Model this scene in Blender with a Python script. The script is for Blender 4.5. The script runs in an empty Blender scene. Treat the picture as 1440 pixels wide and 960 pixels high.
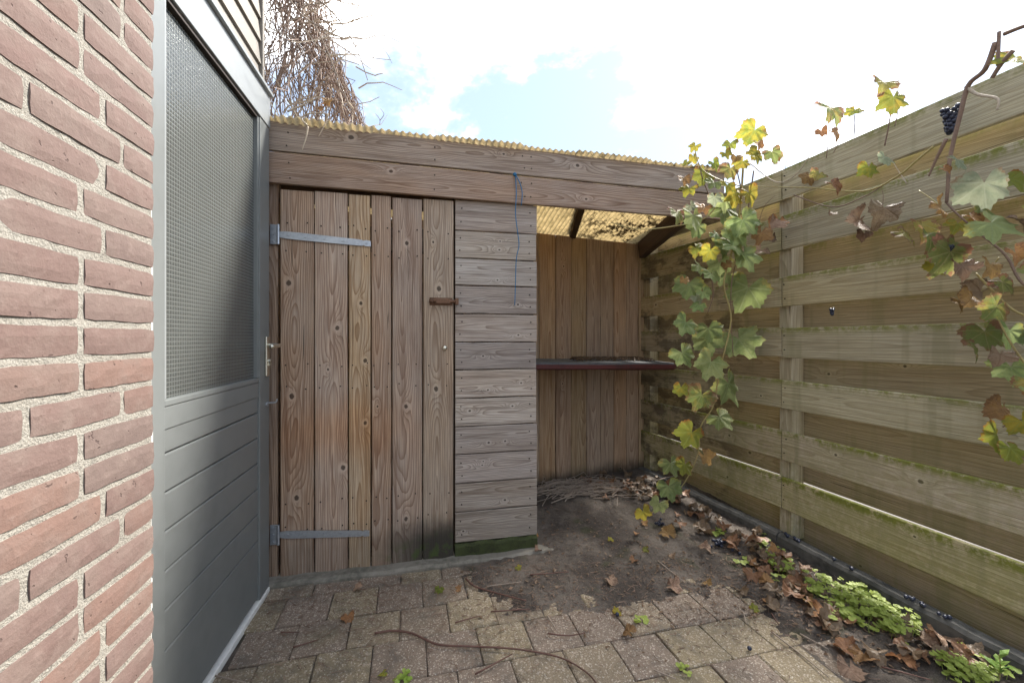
import bpy, bmesh, math, random
from mathutils import Vector, Matrix, noise as mnoise
R = random.Random(7)
sc = bpy.context.scene
COL = sc.collection
F, CX, HY, H = 600.0, 720.0, 475.0, 1.11          # focal (px at 1440), centre, horizon row, eye height

# ------------------------------------------------------------------ camera, sky, sun, exposure
cam = bpy.data.cameras.new('camera'); cam.sensor_width = 36; cam.lens = 36 * F / 1440
cam.shift_y = -5 / 1440; cam.clip_end = 3000; cam.clip_start = 0.02
co = bpy.data.objects.new('camera', cam); COL.objects.link(co)
co.location = (0, 0, H); co.rotation_euler = (math.pi / 2, 0, 0); sc.camera = co
SUN_EL, SUN_AZ = math.radians(44), math.radians(48)       # azimuth from +Y towards +X
sun = bpy.data.lights.new('sun', 'SUN'); sun.energy = 1.0; sun.angle = math.radians(12); sun.color = (1, .95, .87)
so = bpy.data.objects.new('sun', sun); COL.objects.link(so)
sd = Vector((math.sin(SUN_AZ) * math.cos(SUN_EL), math.cos(SUN_AZ) * math.cos(SUN_EL), math.sin(SUN_EL)))
so.rotation_euler = sd.to_track_quat('Z', 'Y').to_euler(); so.location = (3, 3, 6)
sc.view_settings.view_transform = 'Standard'; sc.view_settings.look = 'None'
sc.view_settings.gamma = 1; sc.view_settings.use_curve_mapping = False
sc.view_settings.exposure = 3.55
sc.render.engine = 'CYCLES'

# ------------------------------------------------------------------ node helpers
class NT:
    def __init__(s, nt): s.t = nt
    def n(s, typ, ins=None, **kw):
        nd = s.t.nodes.new(typ)
        for k, v in kw.items(): setattr(nd, k, v)
        for k, v in (ins or {}).items(): s.set(nd.inputs[k], v)
        return nd
    def set(s, sock, v):
        if isinstance(v, bpy.types.NodeSocket): s.t.links.new(v, sock)
        else:
            if hasattr(sock, 'default_value'):
                try: sock.default_value = v
                except Exception: sock.default_value = (*v, 1) if len(v) == 3 else v
    def m(s, op, a, b=0.0, c=0.0, clamp=False):
        nd = s.n('ShaderNodeMath', {0: a, 1: b, 2: c}, operation=op); nd.use_clamp = clamp; return nd.outputs[0]
    def v(s, op, a, b=(0, 0, 0)):
        nd = s.n('ShaderNodeVectorMath', {0: a, 1: b}, operation=op)
        return nd.outputs[1] if op in ('LENGTH', 'DOT_PRODUCT', 'DISTANCE') else nd.outputs[0]
    def mix(s, f, a, b, blend='MIX'):
        nd = s.t.nodes.new('ShaderNodeMix'); nd.data_type = 'RGBA'; nd.blend_type = blend; nd.clamp_factor = True
        s.set(nd.inputs[0], f); s.set(nd.inputs[6], a); s.set(nd.inputs[7], b); return nd.outputs[2]
    def noise(s, vec, scale=5, detail=4, rough=.55, dist=0):
        return s.n('ShaderNodeTexNoise', {'Vector': vec, 'Scale': scale, 'Detail': detail, 'Roughness': rough, 'Distortion': dist}).outputs[0]
    def step(s, x, a, b, lo=0., hi=1.):
        return s.n('ShaderNodeMapRange', {0: x, 1: a, 2: b, 3: lo, 4: hi}, interpolation_type='SMOOTHSTEP').outputs[0]
    def sep(s, v): return s.n('ShaderNodeSeparateXYZ', {0: v}).outputs
    def comb(s, x, y, z): return s.n('ShaderNodeCombineXYZ', {0: x, 1: y, 2: z}).outputs[0]
    def obj(s): return s.n('ShaderNodeTexCoord').outputs['Object']
    def pos(s): return s.n('ShaderNodeNewGeometry').outputs['Position']
    def rnd(s): return s.n('ShaderNodeObjectInfo').outputs['Random']
    def bump(s, h, strength=.4, dist=.002):
        return s.n('ShaderNodeBump', {'Height': h, 'Strength': strength, 'Distance': dist}).outputs[0]

def newmat(name):
    m = bpy.data.materials.new(name); m.use_nodes = True; m.node_tree.nodes.clear()
    t = NT(m.node_tree); o = t.n('ShaderNodeOutputMaterial')
    return m, t, o
def pbsdf(t, o, **ins):
    b = t.n('ShaderNodeBsdfPrincipled', {k.replace('_', ' '): v for k, v in ins.items()})
    t.t.links.new(b.outputs[0], o.inputs[0]); return b

# ------------------------------------------------------------------ world
w = bpy.data.worlds.new('World'); sc.world = w; w.use_nodes = True; w.node_tree.nodes.clear()
t = NT(w.node_tree); wo = t.n('ShaderNodeOutputWorld')
sky = t.n('ShaderNodeTexSky', sky_type='NISHITA', sun_disc=False, sun_elevation=SUN_EL, sun_rotation=SUN_AZ, air_density=1.0, dust_density=1.5)
dirv = t.n('ShaderNodeTexCoord').outputs['Generated']; dx, dy, dz = t.sep(dirv)
inv = t.m('DIVIDE', 1, t.m('ADD', t.m('MAXIMUM', dz, 0), .22))
cv = t.comb(t.m('MULTIPLY', dx, inv), t.m('MULTIPLY', dy, inv), 2.9)
c1 = t.noise(cv, 1.7, 9, .58, .3); c2 = t.noise(cv, 4.5, 6, .6)
cover = t.step(t.m('ADD', c1, t.m('MULTIPLY', t.m('SUBTRACT', c2, .5), .35)), .455, .70)
glow = t.m('POWER', t.m('MAXIMUM', t.v('DOT_PRODUCT', dirv, tuple(sd)), 0), 5)
ccol = t.mix(t.step(t.m('ADD', t.m('MULTIPLY', c2, .5), t.m('MULTIPLY', c1, .5)), .42, .62), (1.05, 1.12, 1.22), (4.4, 4.4, 4.4))
ccol = t.mix(1, ccol, t.mix(glow, (1, 1, 1), (2.4, 2.35, 2.3)), 'MULTIPLY')
skyc = t.mix(.93, sky.outputs[0], (.50, .64, .86))
bg = t.n('ShaderNodeBackground', {'Color': t.mix(cover, skyc, ccol), 'Strength': .1})
w.node_tree.links.new(bg.outputs[0], wo.inputs[0])

# ------------------------------------------------------------------ geometry helpers
def P(px, py, Y): return Vector(((px - CX) / F * Y, Y, H - (py - HY) / F * Y))      # pixel + depth
def G(px, py, z=0.0):                                                               # pixel on the ground
    return P(px, py, (H - z) * F / (py - HY))
def empty(name, label, cat, mat=None, group=None):
    o = bpy.data.objects.new(name, None); COL.objects.link(o); o.empty_display_size = .1
    if mat is not None: o.matrix_world = mat
    return tag(o, label, cat, group)
def tag(o, label=None, cat=None, group=None, kind=None):
    for k, v in (('label', label), ('category', cat), ('group', group), ('kind', kind)):
        if v: o[k] = v
    return o
def link(name, me, mat=None, parent=None, mw=None):
    o = bpy.data.objects.new(name, me); COL.objects.link(o)
    if mat is not None and not me.materials: me.materials.append(mat)
    if parent is not None: o.parent = parent
    if mw is not None: o.matrix_local = mw
    return o
def mesh(bm, smooth=False):
    bmesh.ops.recalc_face_normals(bm, faces=bm.faces)
    me = bpy.data.meshes.new('mesh'); bm.to_mesh(me); bm.free()
    if smooth: me.polygons.foreach_set('use_smooth', [True] * len(me.polygons))
    return me
def frame(o, d):
    d = Vector((d[0], d[1], 0)).normalized()
    return Matrix(((d.x, -d.y, 0, o[0]), (d.y, d.x, 0, o[1]), (0, 0, 1, 0), (0, 0, 0, 1)))
def box(bm, a, b, bev=0.0):
    r = bmesh.ops.create_cube(bm, size=1)
    for v in r['verts']:
        v.co = Vector([(a[i] + b[i]) / 2 + v.co[i] * (b[i] - a[i]) for i in range(3)])
    if bev:
        es = list({e for v in r['verts'] for e in v.link_edges})
        bmesh.ops.bevel(bm, geom=es, offset=bev, segments=2, affect='EDGES', profile=.5)
def boxmesh(a, b, bev=0.0):
    bm = bmesh.new(); box(bm, a, b, bev); return mesh(bm)
def tube(bm, pts, r0, r1, sides=5):
    rings = []
    n = len(pts)
    for i, p in enumerate(pts):
        d = (pts[min(i + 1, n - 1)] - pts[max(i - 1, 0)])
        d = d.normalized() if d.length > 1e-6 else Vector((0, 0, 1))
        a = d.orthogonal().normalized() if i == 0 else (pa - d * pa.dot(d)).normalized()
        pa = a; b = d.cross(a); r = r0 + (r1 - r0) * i / max(n - 1, 1)
        rings.append([bm.verts.new(p + (a * math.cos(2 * math.pi * k / sides) + b * math.sin(2 * math.pi * k / sides)) * r) for k in range(sides)])
    for i in range(n - 1):
        for k in range(sides):
            bm.faces.new((rings[i][k], rings[i][(k + 1) % sides], rings[i + 1][(k + 1) % sides], rings[i + 1][k]))
    bm.faces.new(rings[0]); bm.faces.new(rings[-1])
def smoothpts(pts, k=4):
    out = []
    for i in range(len(pts) - 1):
        p0, p1, p2, p3 = pts[max(i - 1, 0)], pts[i], pts[i + 1], pts[min(i + 2, len(pts) - 1)]
        for j in range(k):
            u = j / k
            out.append(.5 * ((2 * p1) + (p2 - p0) * u + (2 * p0 - 5 * p1 + 4 * p2 - p3) * u * u + (3 * p1 - p0 - 3 * p2 + p3) * u ** 3))
    return out + [pts[-1]]
HB = Matrix(((1, 0, 0, 0), (0, 0, -1, 0), (0, 1, 0, 0), (0, 0, 0, 1)))     # board lying along s, front towards -y
VB = Matrix(((0, -1, 0, 0), (0, 0, -1, 0), (1, 0, 0, 0), (0, 0, 0, 1)))    # board standing up
def boardmesh(L, wd, th, ch=.003, seg=3, wob=.0012):
    bm = bmesh.new(); rings = []
    for i in range(seg + 1):
        x = -L / 2 + L * i / seg; oy, oz = R.uniform(-wob, wob), R.uniform(-wob, wob)
        h, q = wd / 2, th / 2
        prof = [(h - ch, q), (-h + ch, q), (-h, q - ch), (-h, -q + ch), (-h + ch, -q), (h - ch, -q), (h, -q + ch), (h, q - ch)]
        rings.append([bm.verts.new((x, y + oy, z + oz)) for y, z in prof])
    for i in range(seg):
        for k in range(8): bm.faces.new((rings[i][k], rings[i][(k + 1) % 8], rings[i + 1][(k + 1) % 8], rings[i + 1][k]))
    bm.faces.new(rings[0]); bm.faces.new(rings[-1])
    return mesh(bm)
def board(name, parent, mat, s0, s1, z0, z1, yfront, th, vert=False, knots=None, tilt=0.0, nk=2):
    L, wd = ((z1 - z0), (s1 - s0)) if vert else ((s1 - s0), (z1 - z0))
    o = link(name, boardmesh(L, wd, th), mat, parent)
    o.matrix_local = Matrix.Translation(((s0 + s1) / 2, yfront + th / 2, (z0 + z1) / 2)) @ Matrix.Rotation(tilt, 4, 'Y') @ (VB if vert else HB)
    if knots is None:
        knots = [(R.uniform(-.45, .45) * L, R.uniform(-.3, .3) * wd, R.uniform(.005, .010)) for _ in range(R.choice((0, 1, nk)))]
    for i in range(3): o['knot%d' % (i + 1)] = list(knots[i]) if i < len(knots) else [0., 0., 0.]
    return o

# ------------------------------------------------------------------ materials
def wood(name, light, dark, grey, greyamt=.5, damp=None, algae=0.0, blotch=False, ringf=120, val=.22):
    m, t, o = newmat(name); c = t.obj(); x, y, z = t.sep(c); r = t.rnd(); pos = t.pos(); wx, wy, wz = t.sep(pos)
    r10 = t.m('MULTIPLY', r, 37.7)
    kf = 0.0; kd = 0.0; kh = 0.0
    for i in (1, 2, 3):
        kx, ky, kr = t.sep(t.n('ShaderNodeAttribute', attribute_type='OBJECT', attribute_name='knot%d' % i).outputs['Vector'])
        ok = t.m('GREATER_THAN', kr, .001); krs = t.m('MAXIMUM', kr, .001)
        d = t.v('LENGTH', t.comb(t.m('MULTIPLY', t.m('SUBTRACT', x, kx), .8), t.m('SUBTRACT', y, ky), 0)); q = t.m('DIVIDE', d, krs)
        dl = t.v('LENGTH', t.comb(t.m('MULTIPLY', t.m('SUBTRACT', x, kx), .33), t.m('SUBTRACT', y, ky), 0)); ql = t.m('DIVIDE', dl, krs)
        kf = t.m('ADD', kf, t.m('MULTIPLY', ok, t.m('EXPONENT', t.m('MULTIPLY', ql, -.55))))
        kd = t.m('ADD', kd, t.m('MULTIPLY', ok, t.step(t.m('ADD', q, t.m('MULTIPLY', t.noise(c, 120, 2), .5)), .85, 1.3, 1, 0)))
        kh = t.m('ADD', kh, t.m('MULTIPLY', ok, t.step(q, 1., 2.6, 1, 0)))
    yo = t.m('ADD', y, t.m('MULTIPLY', t.m('SUBTRACT', t.m('FRACT', t.m('MULTIPLY', r, 13.1)), .5), .06))
    sl = t.m('MULTIPLY', t.m('SUBTRACT', t.m('FRACT', t.m('MULTIPLY', r, 5.3)), .5), .09)
    lown = t.noise(t.comb(t.m('MULTIPLY', x, 1.6), t.m('ADD', t.m('MULTIPLY', y, 6), r10), t.m('ADD', z, r10)), 1, 2, .5)
    zc = t.m('ADD', t.m('ADD', t.m('MULTIPLY', x, sl), .018), t.m('ADD', t.m('MULTIPLY', t.m('SUBTRACT', lown, .5), .07), z))
    rad = t.m('SQRT', t.m('ADD', t.m('MULTIPLY', yo, yo), t.m('MULTIPLY', zc, zc)))
    rad = t.m('ADD', rad, t.m('MULTIPLY', kf, .05))
    ring = t.m('FRACT', t.m('ADD', t.m('MULTIPLY', rad, ringf), t.m('MULTIPLY', t.noise(t.comb(t.m('MULTIPLY', x, 3), t.m('MULTIPLY', y, 40), r10), 1, 2), .6)))
    late = t.m('MULTIPLY', t.m('POWER', ring, 2.2), t.step(ring, .93, 1., 1, 0))
    fib = t.noise(t.comb(t.m('MULTIPLY', x, 5), t.m('ADD', t.m('MULTIPLY', y, 330), r10), t.m('MULTIPLY', z, 330)), 1, 4, .65)
    strk = t.noise(t.comb(t.m('MULTIPLY', x, 2.2), t.m('ADD', t.m('MULTIPLY', y, 45), r10), t.m('MULTIPLY', z, 40)), 1, 4, .6)
    big = t.noise(t.comb(t.m('ADD', t.m('MULTIPLY', x, 3), r10), t.m('MULTIPLY', y, 9), r10), 1, 4, .6)
    base = t.mix(late, light, dark)
    base = t.mix(t.m('MULTIPLY', t.step(t.m('ADD', t.m('MULTIPLY', big, .7), t.m('MULTIPLY', strk, .3)), .36, .64), greyamt), base, t.mix(t.m('MULTIPLY', late, .85), grey, dark))
    base = t.mix(t.step(strk, .5, .68, 0, .65), base, dark)
    base = t.mix(t.step(fib, .35, .7, .55, 0), base, t.mix(.5, dark, (.02, .015, .01)))
    base = t.mix(t.m('MULTIPLY', kh, .5), base, t.mix(.5, light, grey))
    base = t.mix(t.m('MULTIPLY', kd, .85), base, t.mix(t.noise(c, 90, 2), (.018, .012, .009), (.06, .036, .024)))
    crk = t.noise(t.comb(t.m('MULTIPLY', x, 2.5), t.m('ADD', t.m('MULTIPLY', y, 120), r10), r10), 1, 2, .5)
    crack = t.step(crk, .70, .74); base = t.mix(t.m('MULTIPLY', crack, .75), base, (.03, .022, .016))
    hsv = t.n('ShaderNodeHueSaturation', {'Hue': t.m('ADD', .5, t.m('MULTIPLY', t.m('SUBTRACT', t.m('FRACT', t.m('MULTIPLY', r, 7.7)), .5), .018)),
        'Saturation': t.m('ADD', .85, t.m('MULTIPLY', t.m('FRACT', t.m('MULTIPLY', r, 3.3)), .3)),
        'Value': t.m('ADD', 1 - val / 2, t.m('MULTIPLY', t.m('FRACT', t.m('MULTIPLY', r, 9.1)), val)), 'Color': base}).outputs[0]
    base = hsv
    wn = t.noise(pos, 9, 5, .65)
    if damp:
        edge = t.m('ADD', wz, t.m('MULTIPLY', t.m('SUBTRACT', wn, .5), .12))
        sx = t.step(wx, damp[2], damp[3])
        base = t.mix(t.m('MULTIPLY', t.step(edge, damp[0], damp[1], .95, 0), t.m('ADD', .35, t.m('MULTIPLY', sx, .65))), base, (.028, .026, .021))
        base = t.mix(t.m('MULTIPLY', t.m('MULTIPLY', t.step(edge, 0.03, damp[0] + .06, .8, 0), t.step(t.noise(pos, 22, 4), .47, .6)), sx), base, (.05, .075, .018))
        tide = t.m('MULTIPLY', t.step(t.m('ABSOLUTE', t.m('SUBTRACT', t.m('ADD', wz, t.m('MULTIPLY', t.noise(pos, 3, 3), .2)), .78)), .0, .22, .5, 0), t.step(wx, -.35, -.8))
        base = t.mix(tide, base, t.mix(1, base, (1.0, .66, .38), 'MULTIPLY'))
    if algae:
        top = t.m('ADD', t.step(y, .03, .082), t.m('MULTIPLY', t.step(wz, 1.0, .15), .45))
        am = t.m('MULTIPLY', t.m('MULTIPLY', t.step(t.m('ADD', t.m('MULTIPLY', t.noise(pos, 5, 6, .7), .6), t.m('MULTIPLY', t.noise(pos, 40, 4, .7), .4)), .40, .58), top), algae)
        base = t.mix(am, base, t.mix(t.noise(pos, 60, 2), (.11, .125, .02), (.24, .24, .05)))
        drip = t.step(t.noise(t.comb(t.m('MULTIPLY', wx, 14), t.m('MULTIPLY', wy, 14), t.m('MULTIPLY', wz, 1.2)), 1, 3), .52, .7, 0, .35)
        base = t.mix(drip, base, (.17, .17, .08))
    if blotch:
        bl = t.m('MULTIPLY', t.step(t.noise(t.comb(t.m('MULTIPLY', wx, 3), t.m('MULTIPLY', wy, 3), t.m('MULTIPLY', wz, 6)), 1, 6, .7), .47, .58), t.step(wy, 2.45, 2.8))
        base = t.mix(t.m('MULTIPLY', bl, .6), base, (.04, .03, .024))
    hgt = t.m('SUBTRACT', t.m('ADD', t.m('MULTIPLY', late, .5), t.m('MULTIPLY', fib, .6)), t.m('MULTIPLY', t.m('ADD', crack, kd), .8))
    pbsdf(t, o, Base_Color=base, Roughness=t.step(fib, .2, .8, .65, .9), Normal=t.bump(hgt, .55, .0018), Specular_IOR_Level=.25)
    return m
W_DOOR = wood('weathered_door_wood', (.53, .39, .265), (.23, .135, .078), (.50, .42, .335), .8, damp=(.11, .27, -.72, -.4))
W_SIDE = wood('weathered_grey_siding', (.47, .40, .34), (.20, .15, .12), (.50, .455, .415), .75, ringf=150, val=.36)
W_FASC = wood('weathered_fascia_wood', (.42, .315, .23), (.17, .105, .066), (.44, .375, .315), .7, ringf=140)
W_BACK = wood('brown_stained_boards', (.54, .39, .25), (.27, .165, .095), (.52, .41, .30), .5, damp=(.04, .2, -.2, .2))
W_FENC = wood('green_grey_fence_wood', (.54, .465, .305), (.34, .275, .16), (.50, .45, .325), .6, algae=.95, blotch=True, ringf=90, val=.18)
W_FENB = wood('brown_shaded_fence_wood', (.43, .355, .23), (.29, .22, .13), (.40, .345, .24), .5, algae=.55, blotch=True, ringf=90, val=.15)  # browner back-board wood, with shade behind the front boards put into the colour
W_DARK = wood('dark_rafter_wood', (.13, .085, .055), (.06, .035, .02), (.11, .08, .06), .4)

def plain(name, col, rough=.5, metal=0.0, nscale=60, namt=.25, bmp=.1, dark=None, spec=.4):
    m, t, o = newmat(name); pos = t.obj()
    n1 = t.noise(pos, nscale, 5, .6); n2 = t.noise(pos, nscale / 9, 4, .6)
    d = dark or tuple(c * .55 for c in col)
    c = t.mix(t.step(t.m('ADD', t.m('MULTIPLY', n1, .5), t.m('MULTIPLY', n2, .5)), .42, .68, 0, namt * 2), col, d)
    pbsdf(t, o, Base_Color=c, Roughness=t.step(n2, .3, .7, rough * .85, min(1, rough * 1.15)), Metallic=metal, Normal=t.bump(n1, bmp, .001), Specular_IOR_Level=spec)
    return m
GREY = plain('grey_door_paint', (.172, .183, .180), .36, 0, 14, .14, .08)
GREYL = plain('pale_grey_frame_paint', (.27, .285, .29), .35, 0, 25, .08, .05)
WHITE = plain('white_sealant', (.75, .74, .70), .7, 0, 60, .15, .3)
BEIGE = plain('beige_cladding_paint', (.20, .178, .152), .6, 0, 18, .12, .1)
GALV = plain('galvanised_steel', (.40, .43, .47), .42, .75, 90, .25, .08)
RUST = plain('rusty_iron', (.16, .085, .05), .8, .2, 120, .4, .5, (.06, .035, .025))
BRASSY = plain('nickel_hardware', (.62, .59, .50), .28, .9, 60, .1, .02)
CONC = plain('mossy_concrete', (.20, .18, .15), .9, 0, 40, .35, .7, (.06, .06, .045))
KERB = plain('dark_concrete_kerb', (.10, .095, .085), .92, 0, 30, .45, .8, (.028, .028, .024))
REDP = plain('flaking_red_paint', (.10, .024, .022), .6, 0, 50, .4, .3, (.05, .02, .018))
SLATE = plain('grey_bitumen_felt', (.13, .135, .14), .75, 0, 35, .4, .4)
CORD = plain('blue_twine', (.03, .14, .28), .7, 0, 200, .1, .1)
MOSS = plain('dark_moss', (.04, .05, .014), .95, 0, 120, .45, 1., (.02, .02, .012))
TWIG = plain('grey_brown_twig', (.30, .24, .19), .8, 0, 150, .35, .4)
TWIGP = plain('pale_dry_twig', (.46, .38, .29), .8, 0, 150, .3, .4)
TWIGR = plain('red_brown_twig', (.12, .06, .045), .7, 0, 120, .35, .3)
SHOOT = plain('yellow_green_shoot', (.36, .30, .12), .55, 0, 100, .25, .2, (.25, .14, .07))
VSTEM = plain('brown_vine_stem', (.22, .145, .105), .75, 0, 140, .35, .5)
GRAPE = plain('blue_black_grape', (.020, .024, .045), .42, 0, 90, .3, .05, (.06, .065, .09))
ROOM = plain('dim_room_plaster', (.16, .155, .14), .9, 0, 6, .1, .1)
ALLEY = plain('alley_paving', (.13, .115, .10), .9, 0, 8, .2, .3)
NAIL = plain('dark_nail', (.035, .025, .02), .6, .4, 200, .2, .1)

def brickmat():
    m, t, o = newmat('fired_brick'); c = t.obj(); r = t.rnd(); q = t.m('MULTIPLY', r, 53.)
    v = t.v('ADD', c, t.comb(q, q, q))
    rp = t.n('ShaderNodeValToRGB', {0: r}); e = rp.color_ramp; e.interpolation = 'LINEAR'
    e.elements[0].position = 0; e.elements[0].color = (.165, .108, .092, 1); e.elements[1].position = 1; e.elements[1].color = (.17, .122, .105, 1)
    for p_, cc in ((.2, (.185, .115, .098)), (.45, (.155, .09, .076)), (.6, (.215, .118, .088)), (.68, (.15, .108, .094)), (.85, (.185, .105, .09))):
        k = e.elements.new(p_); k.color = (*cc, 1)
    n1 = t.noise(v, 14, 5, .6); n2 = t.noise(v, 130, 4, .65); n3 = t.noise(v, 45, 5, .7)
    col = t.mix(t.step(n1, .4, .7, 0, .6), t.mix(.45, rp.outputs[0], (.135, .105, .094)), (.185, .14, .12))
    col = t.mix(t.step(n3, .52, .75, 0, .4), col, (.25, .19, .165))
    col = t.mix(t.step(n2, .60, .72, 0, .55), col, (.10, .06, .05))
    pits = t.step(t.noise(v, 70, 2, .5), .70, .74)
    col = t.mix(t.m('MULTIPLY', pits, .6), col, (.07, .045, .04))
    pbsdf(t, o, Base_Color=col, Roughness=.88, Normal=t.bump(t.m('SUBTRACT', t.m('ADD', n3, t.m('MULTIPLY', n2, .6)), pits), .6, .0025), Specular_IOR_Level=.25)
    return m
BRICK = brickmat()
def mortarmat():
    m, t, o = newmat('sandy_mortar'); c = t.obj()
    n1 = t.noise(c, 260, 4, .7); n2 = t.noise(c, 60, 4, .6); n3 = t.noise(c, 7, 4, .6)
    col = t.mix(t.step(n1, .35, .7), (.27, .25, .215), (.39, .365, .32)); col = t.mix(t.step(n3, .45, .7, 0, .45), col, (.26, .235, .20))
    col = t.mix(t.step(n2, .62, .7, 0, .5), col, (.15, .13, .11))
    pbsdf(t, o, Base_Color=col, Roughness=.95, Normal=t.bump(t.m('ADD', n1, t.m('MULTIPLY', n2, 1.4)), .9, .005), Specular_IOR_Level=.15)
    return m
MORTAR = mortarmat()
def glassmat():
    m, t, o = newmat('wired_pattern_glass'); c = t.obj(); x, y, z = t.sep(c)
    k = 1 / .0125
    gx = t.m('ABSOLUTE', t.m('SUBTRACT', t.m('FRACT', t.m('MULTIPLY', x, k)), .5)); gz = t.m('ABSOLUTE', t.m('SUBTRACT', t.m('FRACT', t.m('MULTIPLY', z, k)), .5))
    line = t.m('MAXIMUM', t.step(gx, .40, .47), t.step(gz, .40, .47))
    pil = t.m('ADD', t.m('MULTIPLY', gx, gx), t.m('MULTIPLY', gz, gz))
    wob = t.noise(c, 55, 2)
    nrm = t.bump(t.m('ADD', t.m('MULTIPLY', pil, -1.4), t.m('MULTIPLY', wob, .6)), .38, .0035)
    b = t.n('ShaderNodeBsdfPrincipled', {'Base Color': (.25, .27, .26, 1), 'Roughness': .1, 'IOR': 1.5, 'Transmission Weight': .7, 'Normal': nrm, 'Specular IOR Level': .6})
    wire = t.n('ShaderNodeBsdfPrincipled', {'Base Color': (.30, .31, .29, 1), 'Roughness': .4, 'Metallic': .3})
    dif = t.n('ShaderNodeBsdfDiffuse', {'Color': (.03, .033, .031, 1)})
    a = t.n('ShaderNodeMixShader', {0: .25}); t.t.links.new(b.outputs[0], a.inputs[1]); t.t.links.new(dif.outputs[0], a.inputs[2])
    s = t.n('ShaderNodeMixShader', {0: t.m('MULTIPLY', line, .6)}); t.t.links.new(a.outputs[0], s.inputs[1]); t.t.links.new(wire.outputs[0], s.inputs[2])
    t.t.links.new(s.outputs[0], o.inputs[0]); return m
GLASS = glassmat()
def slabmat():
    m, t, o = newmat('exposed_aggregate_slab'); c = t.obj(); r = t.rnd(); q = t.m('MULTIPLY', r, 41.); v = t.v('ADD', c, t.comb(q, q, 0)); pos = t.pos()
    vo = t.n('ShaderNodeTexVoronoi', {'Vector': v, 'Scale': 300.}); cellc = t.n('ShaderNodeSeparateColor', {0: vo.outputs['Color']}).outputs[0]
    vo2 = t.n('ShaderNodeTexVoronoi', {'Vector': v, 'Scale': 190.}); cell2 = t.n('ShaderNodeSeparateColor', {0: vo2.outputs['Color']}).outputs[1]
    tint = t.mix(t.step(r, .25, .75), (.25, .192, .148), (.285, .228, .148))
    col = t.mix(t.m('MULTIPLY', cellc, .6), tint, t.mix(1, tint, (.42, .42, .42), 'MULTIPLY'))
    col = t.mix(t.step(cell2, .82, .93, 0, .75), col, (.42, .36, .29))
    col = t.mix(t.step(cellc, .955, .98, 0, .8), col, (.55, .5, .43))
    d1 = t.noise(pos, 4.5, 6, .65); d2 = t.noise(pos, 30, 4, .6)
    col = t.mix(t.step(t.m('ADD', t.m('MULTIPLY', d1, .75), t.m('MULTIPLY', d2, .25)), .47, .66, 0, .7), col, (.085, .074, .062))
    col = t.mix(t.step(t.noise(pos, 2.3, 5), .55, .75, 0, .35), col, (.20, .165, .07))
    pbsdf(t, o, Base_Color=col, Roughness=.85, Normal=t.bump(t.m('ADD', vo.outputs['Distance'], t.m('MULTIPLY', d2, .6)), .6, .003), Specular_IOR_Level=.3)
    return m
SLAB = slabmat()
def soilmat():
    m, t, o = newmat('dark_soil'); pos = t.pos()
    n1 = t.noise(pos, 3.2, 6, .65); n2 = t.noise(pos, 45, 6, .7); n3 = t.noise(pos, 180, 3, .7)
    col = t.mix(t.step(n1, .38, .66), (.075, .062, .053), (.175, .148, .125)); col = t.mix(t.step(n2, .5, .75, 0, .6), col, (.025, .02, .016))
    col = t.mix(t.step(n3, .64, .72, 0, .6), col, (.20, .17, .14)); col = t.mix(t.step(t.noise(pos, 6, 5), .58, .7, 0, .5), col, (.05, .058, .022))
    pbsdf(t, o, Base_Color=col, Roughness=.95, Normal=t.bump(t.m('ADD', n2, t.m('MULTIPLY', n3, .5)), 1., .012), Specular_IOR_Level=.2)
    return m
SOIL = soilmat()
def roofmat():
    m, t, o = newmat('yellowed_corrugated_plastic'); pos = t.pos(); x, y, z = t.sep(pos)
    n1 = t.noise(pos, 5, 6, .7); n2 = t.noise(pos, 30, 5, .7)
    col = t.mix(t.step(n2, .35, .7), (.74, .71, .62), (.52, .49, .40)); col = t.mix(t.step(n1, .55, .72, 0, .5), col, (.62, .56, .40))
    dirt = t.m('MULTIPLY', t.step(t.m('ADD', t.m('MULTIPLY', n1, .5), t.m('MULTIPLY', n2, .5)), .49, .57), t.step(x, .3, .75, .12, 1.))
    col = t.mix(t.m('MULTIPLY', dirt, .9), col, (.05, .035, .02))
    d = t.n('ShaderNodeBsdfDiffuse', {'Color': col}); tr = t.n('ShaderNodeBsdfTranslucent', {'Color': t.mix(1, col, (1, .90, .72), 'MULTIPLY')})
    s = t.n('ShaderNodeMixShader', {0: .55}); t.t.links.new(d.outputs[0], s.inputs[1]); t.t.links.new(tr.outputs[0], s.inputs[2])
    t.t.links.new(s.outputs[0], o.inputs[0]); return m
ROOF = roofmat()
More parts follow.
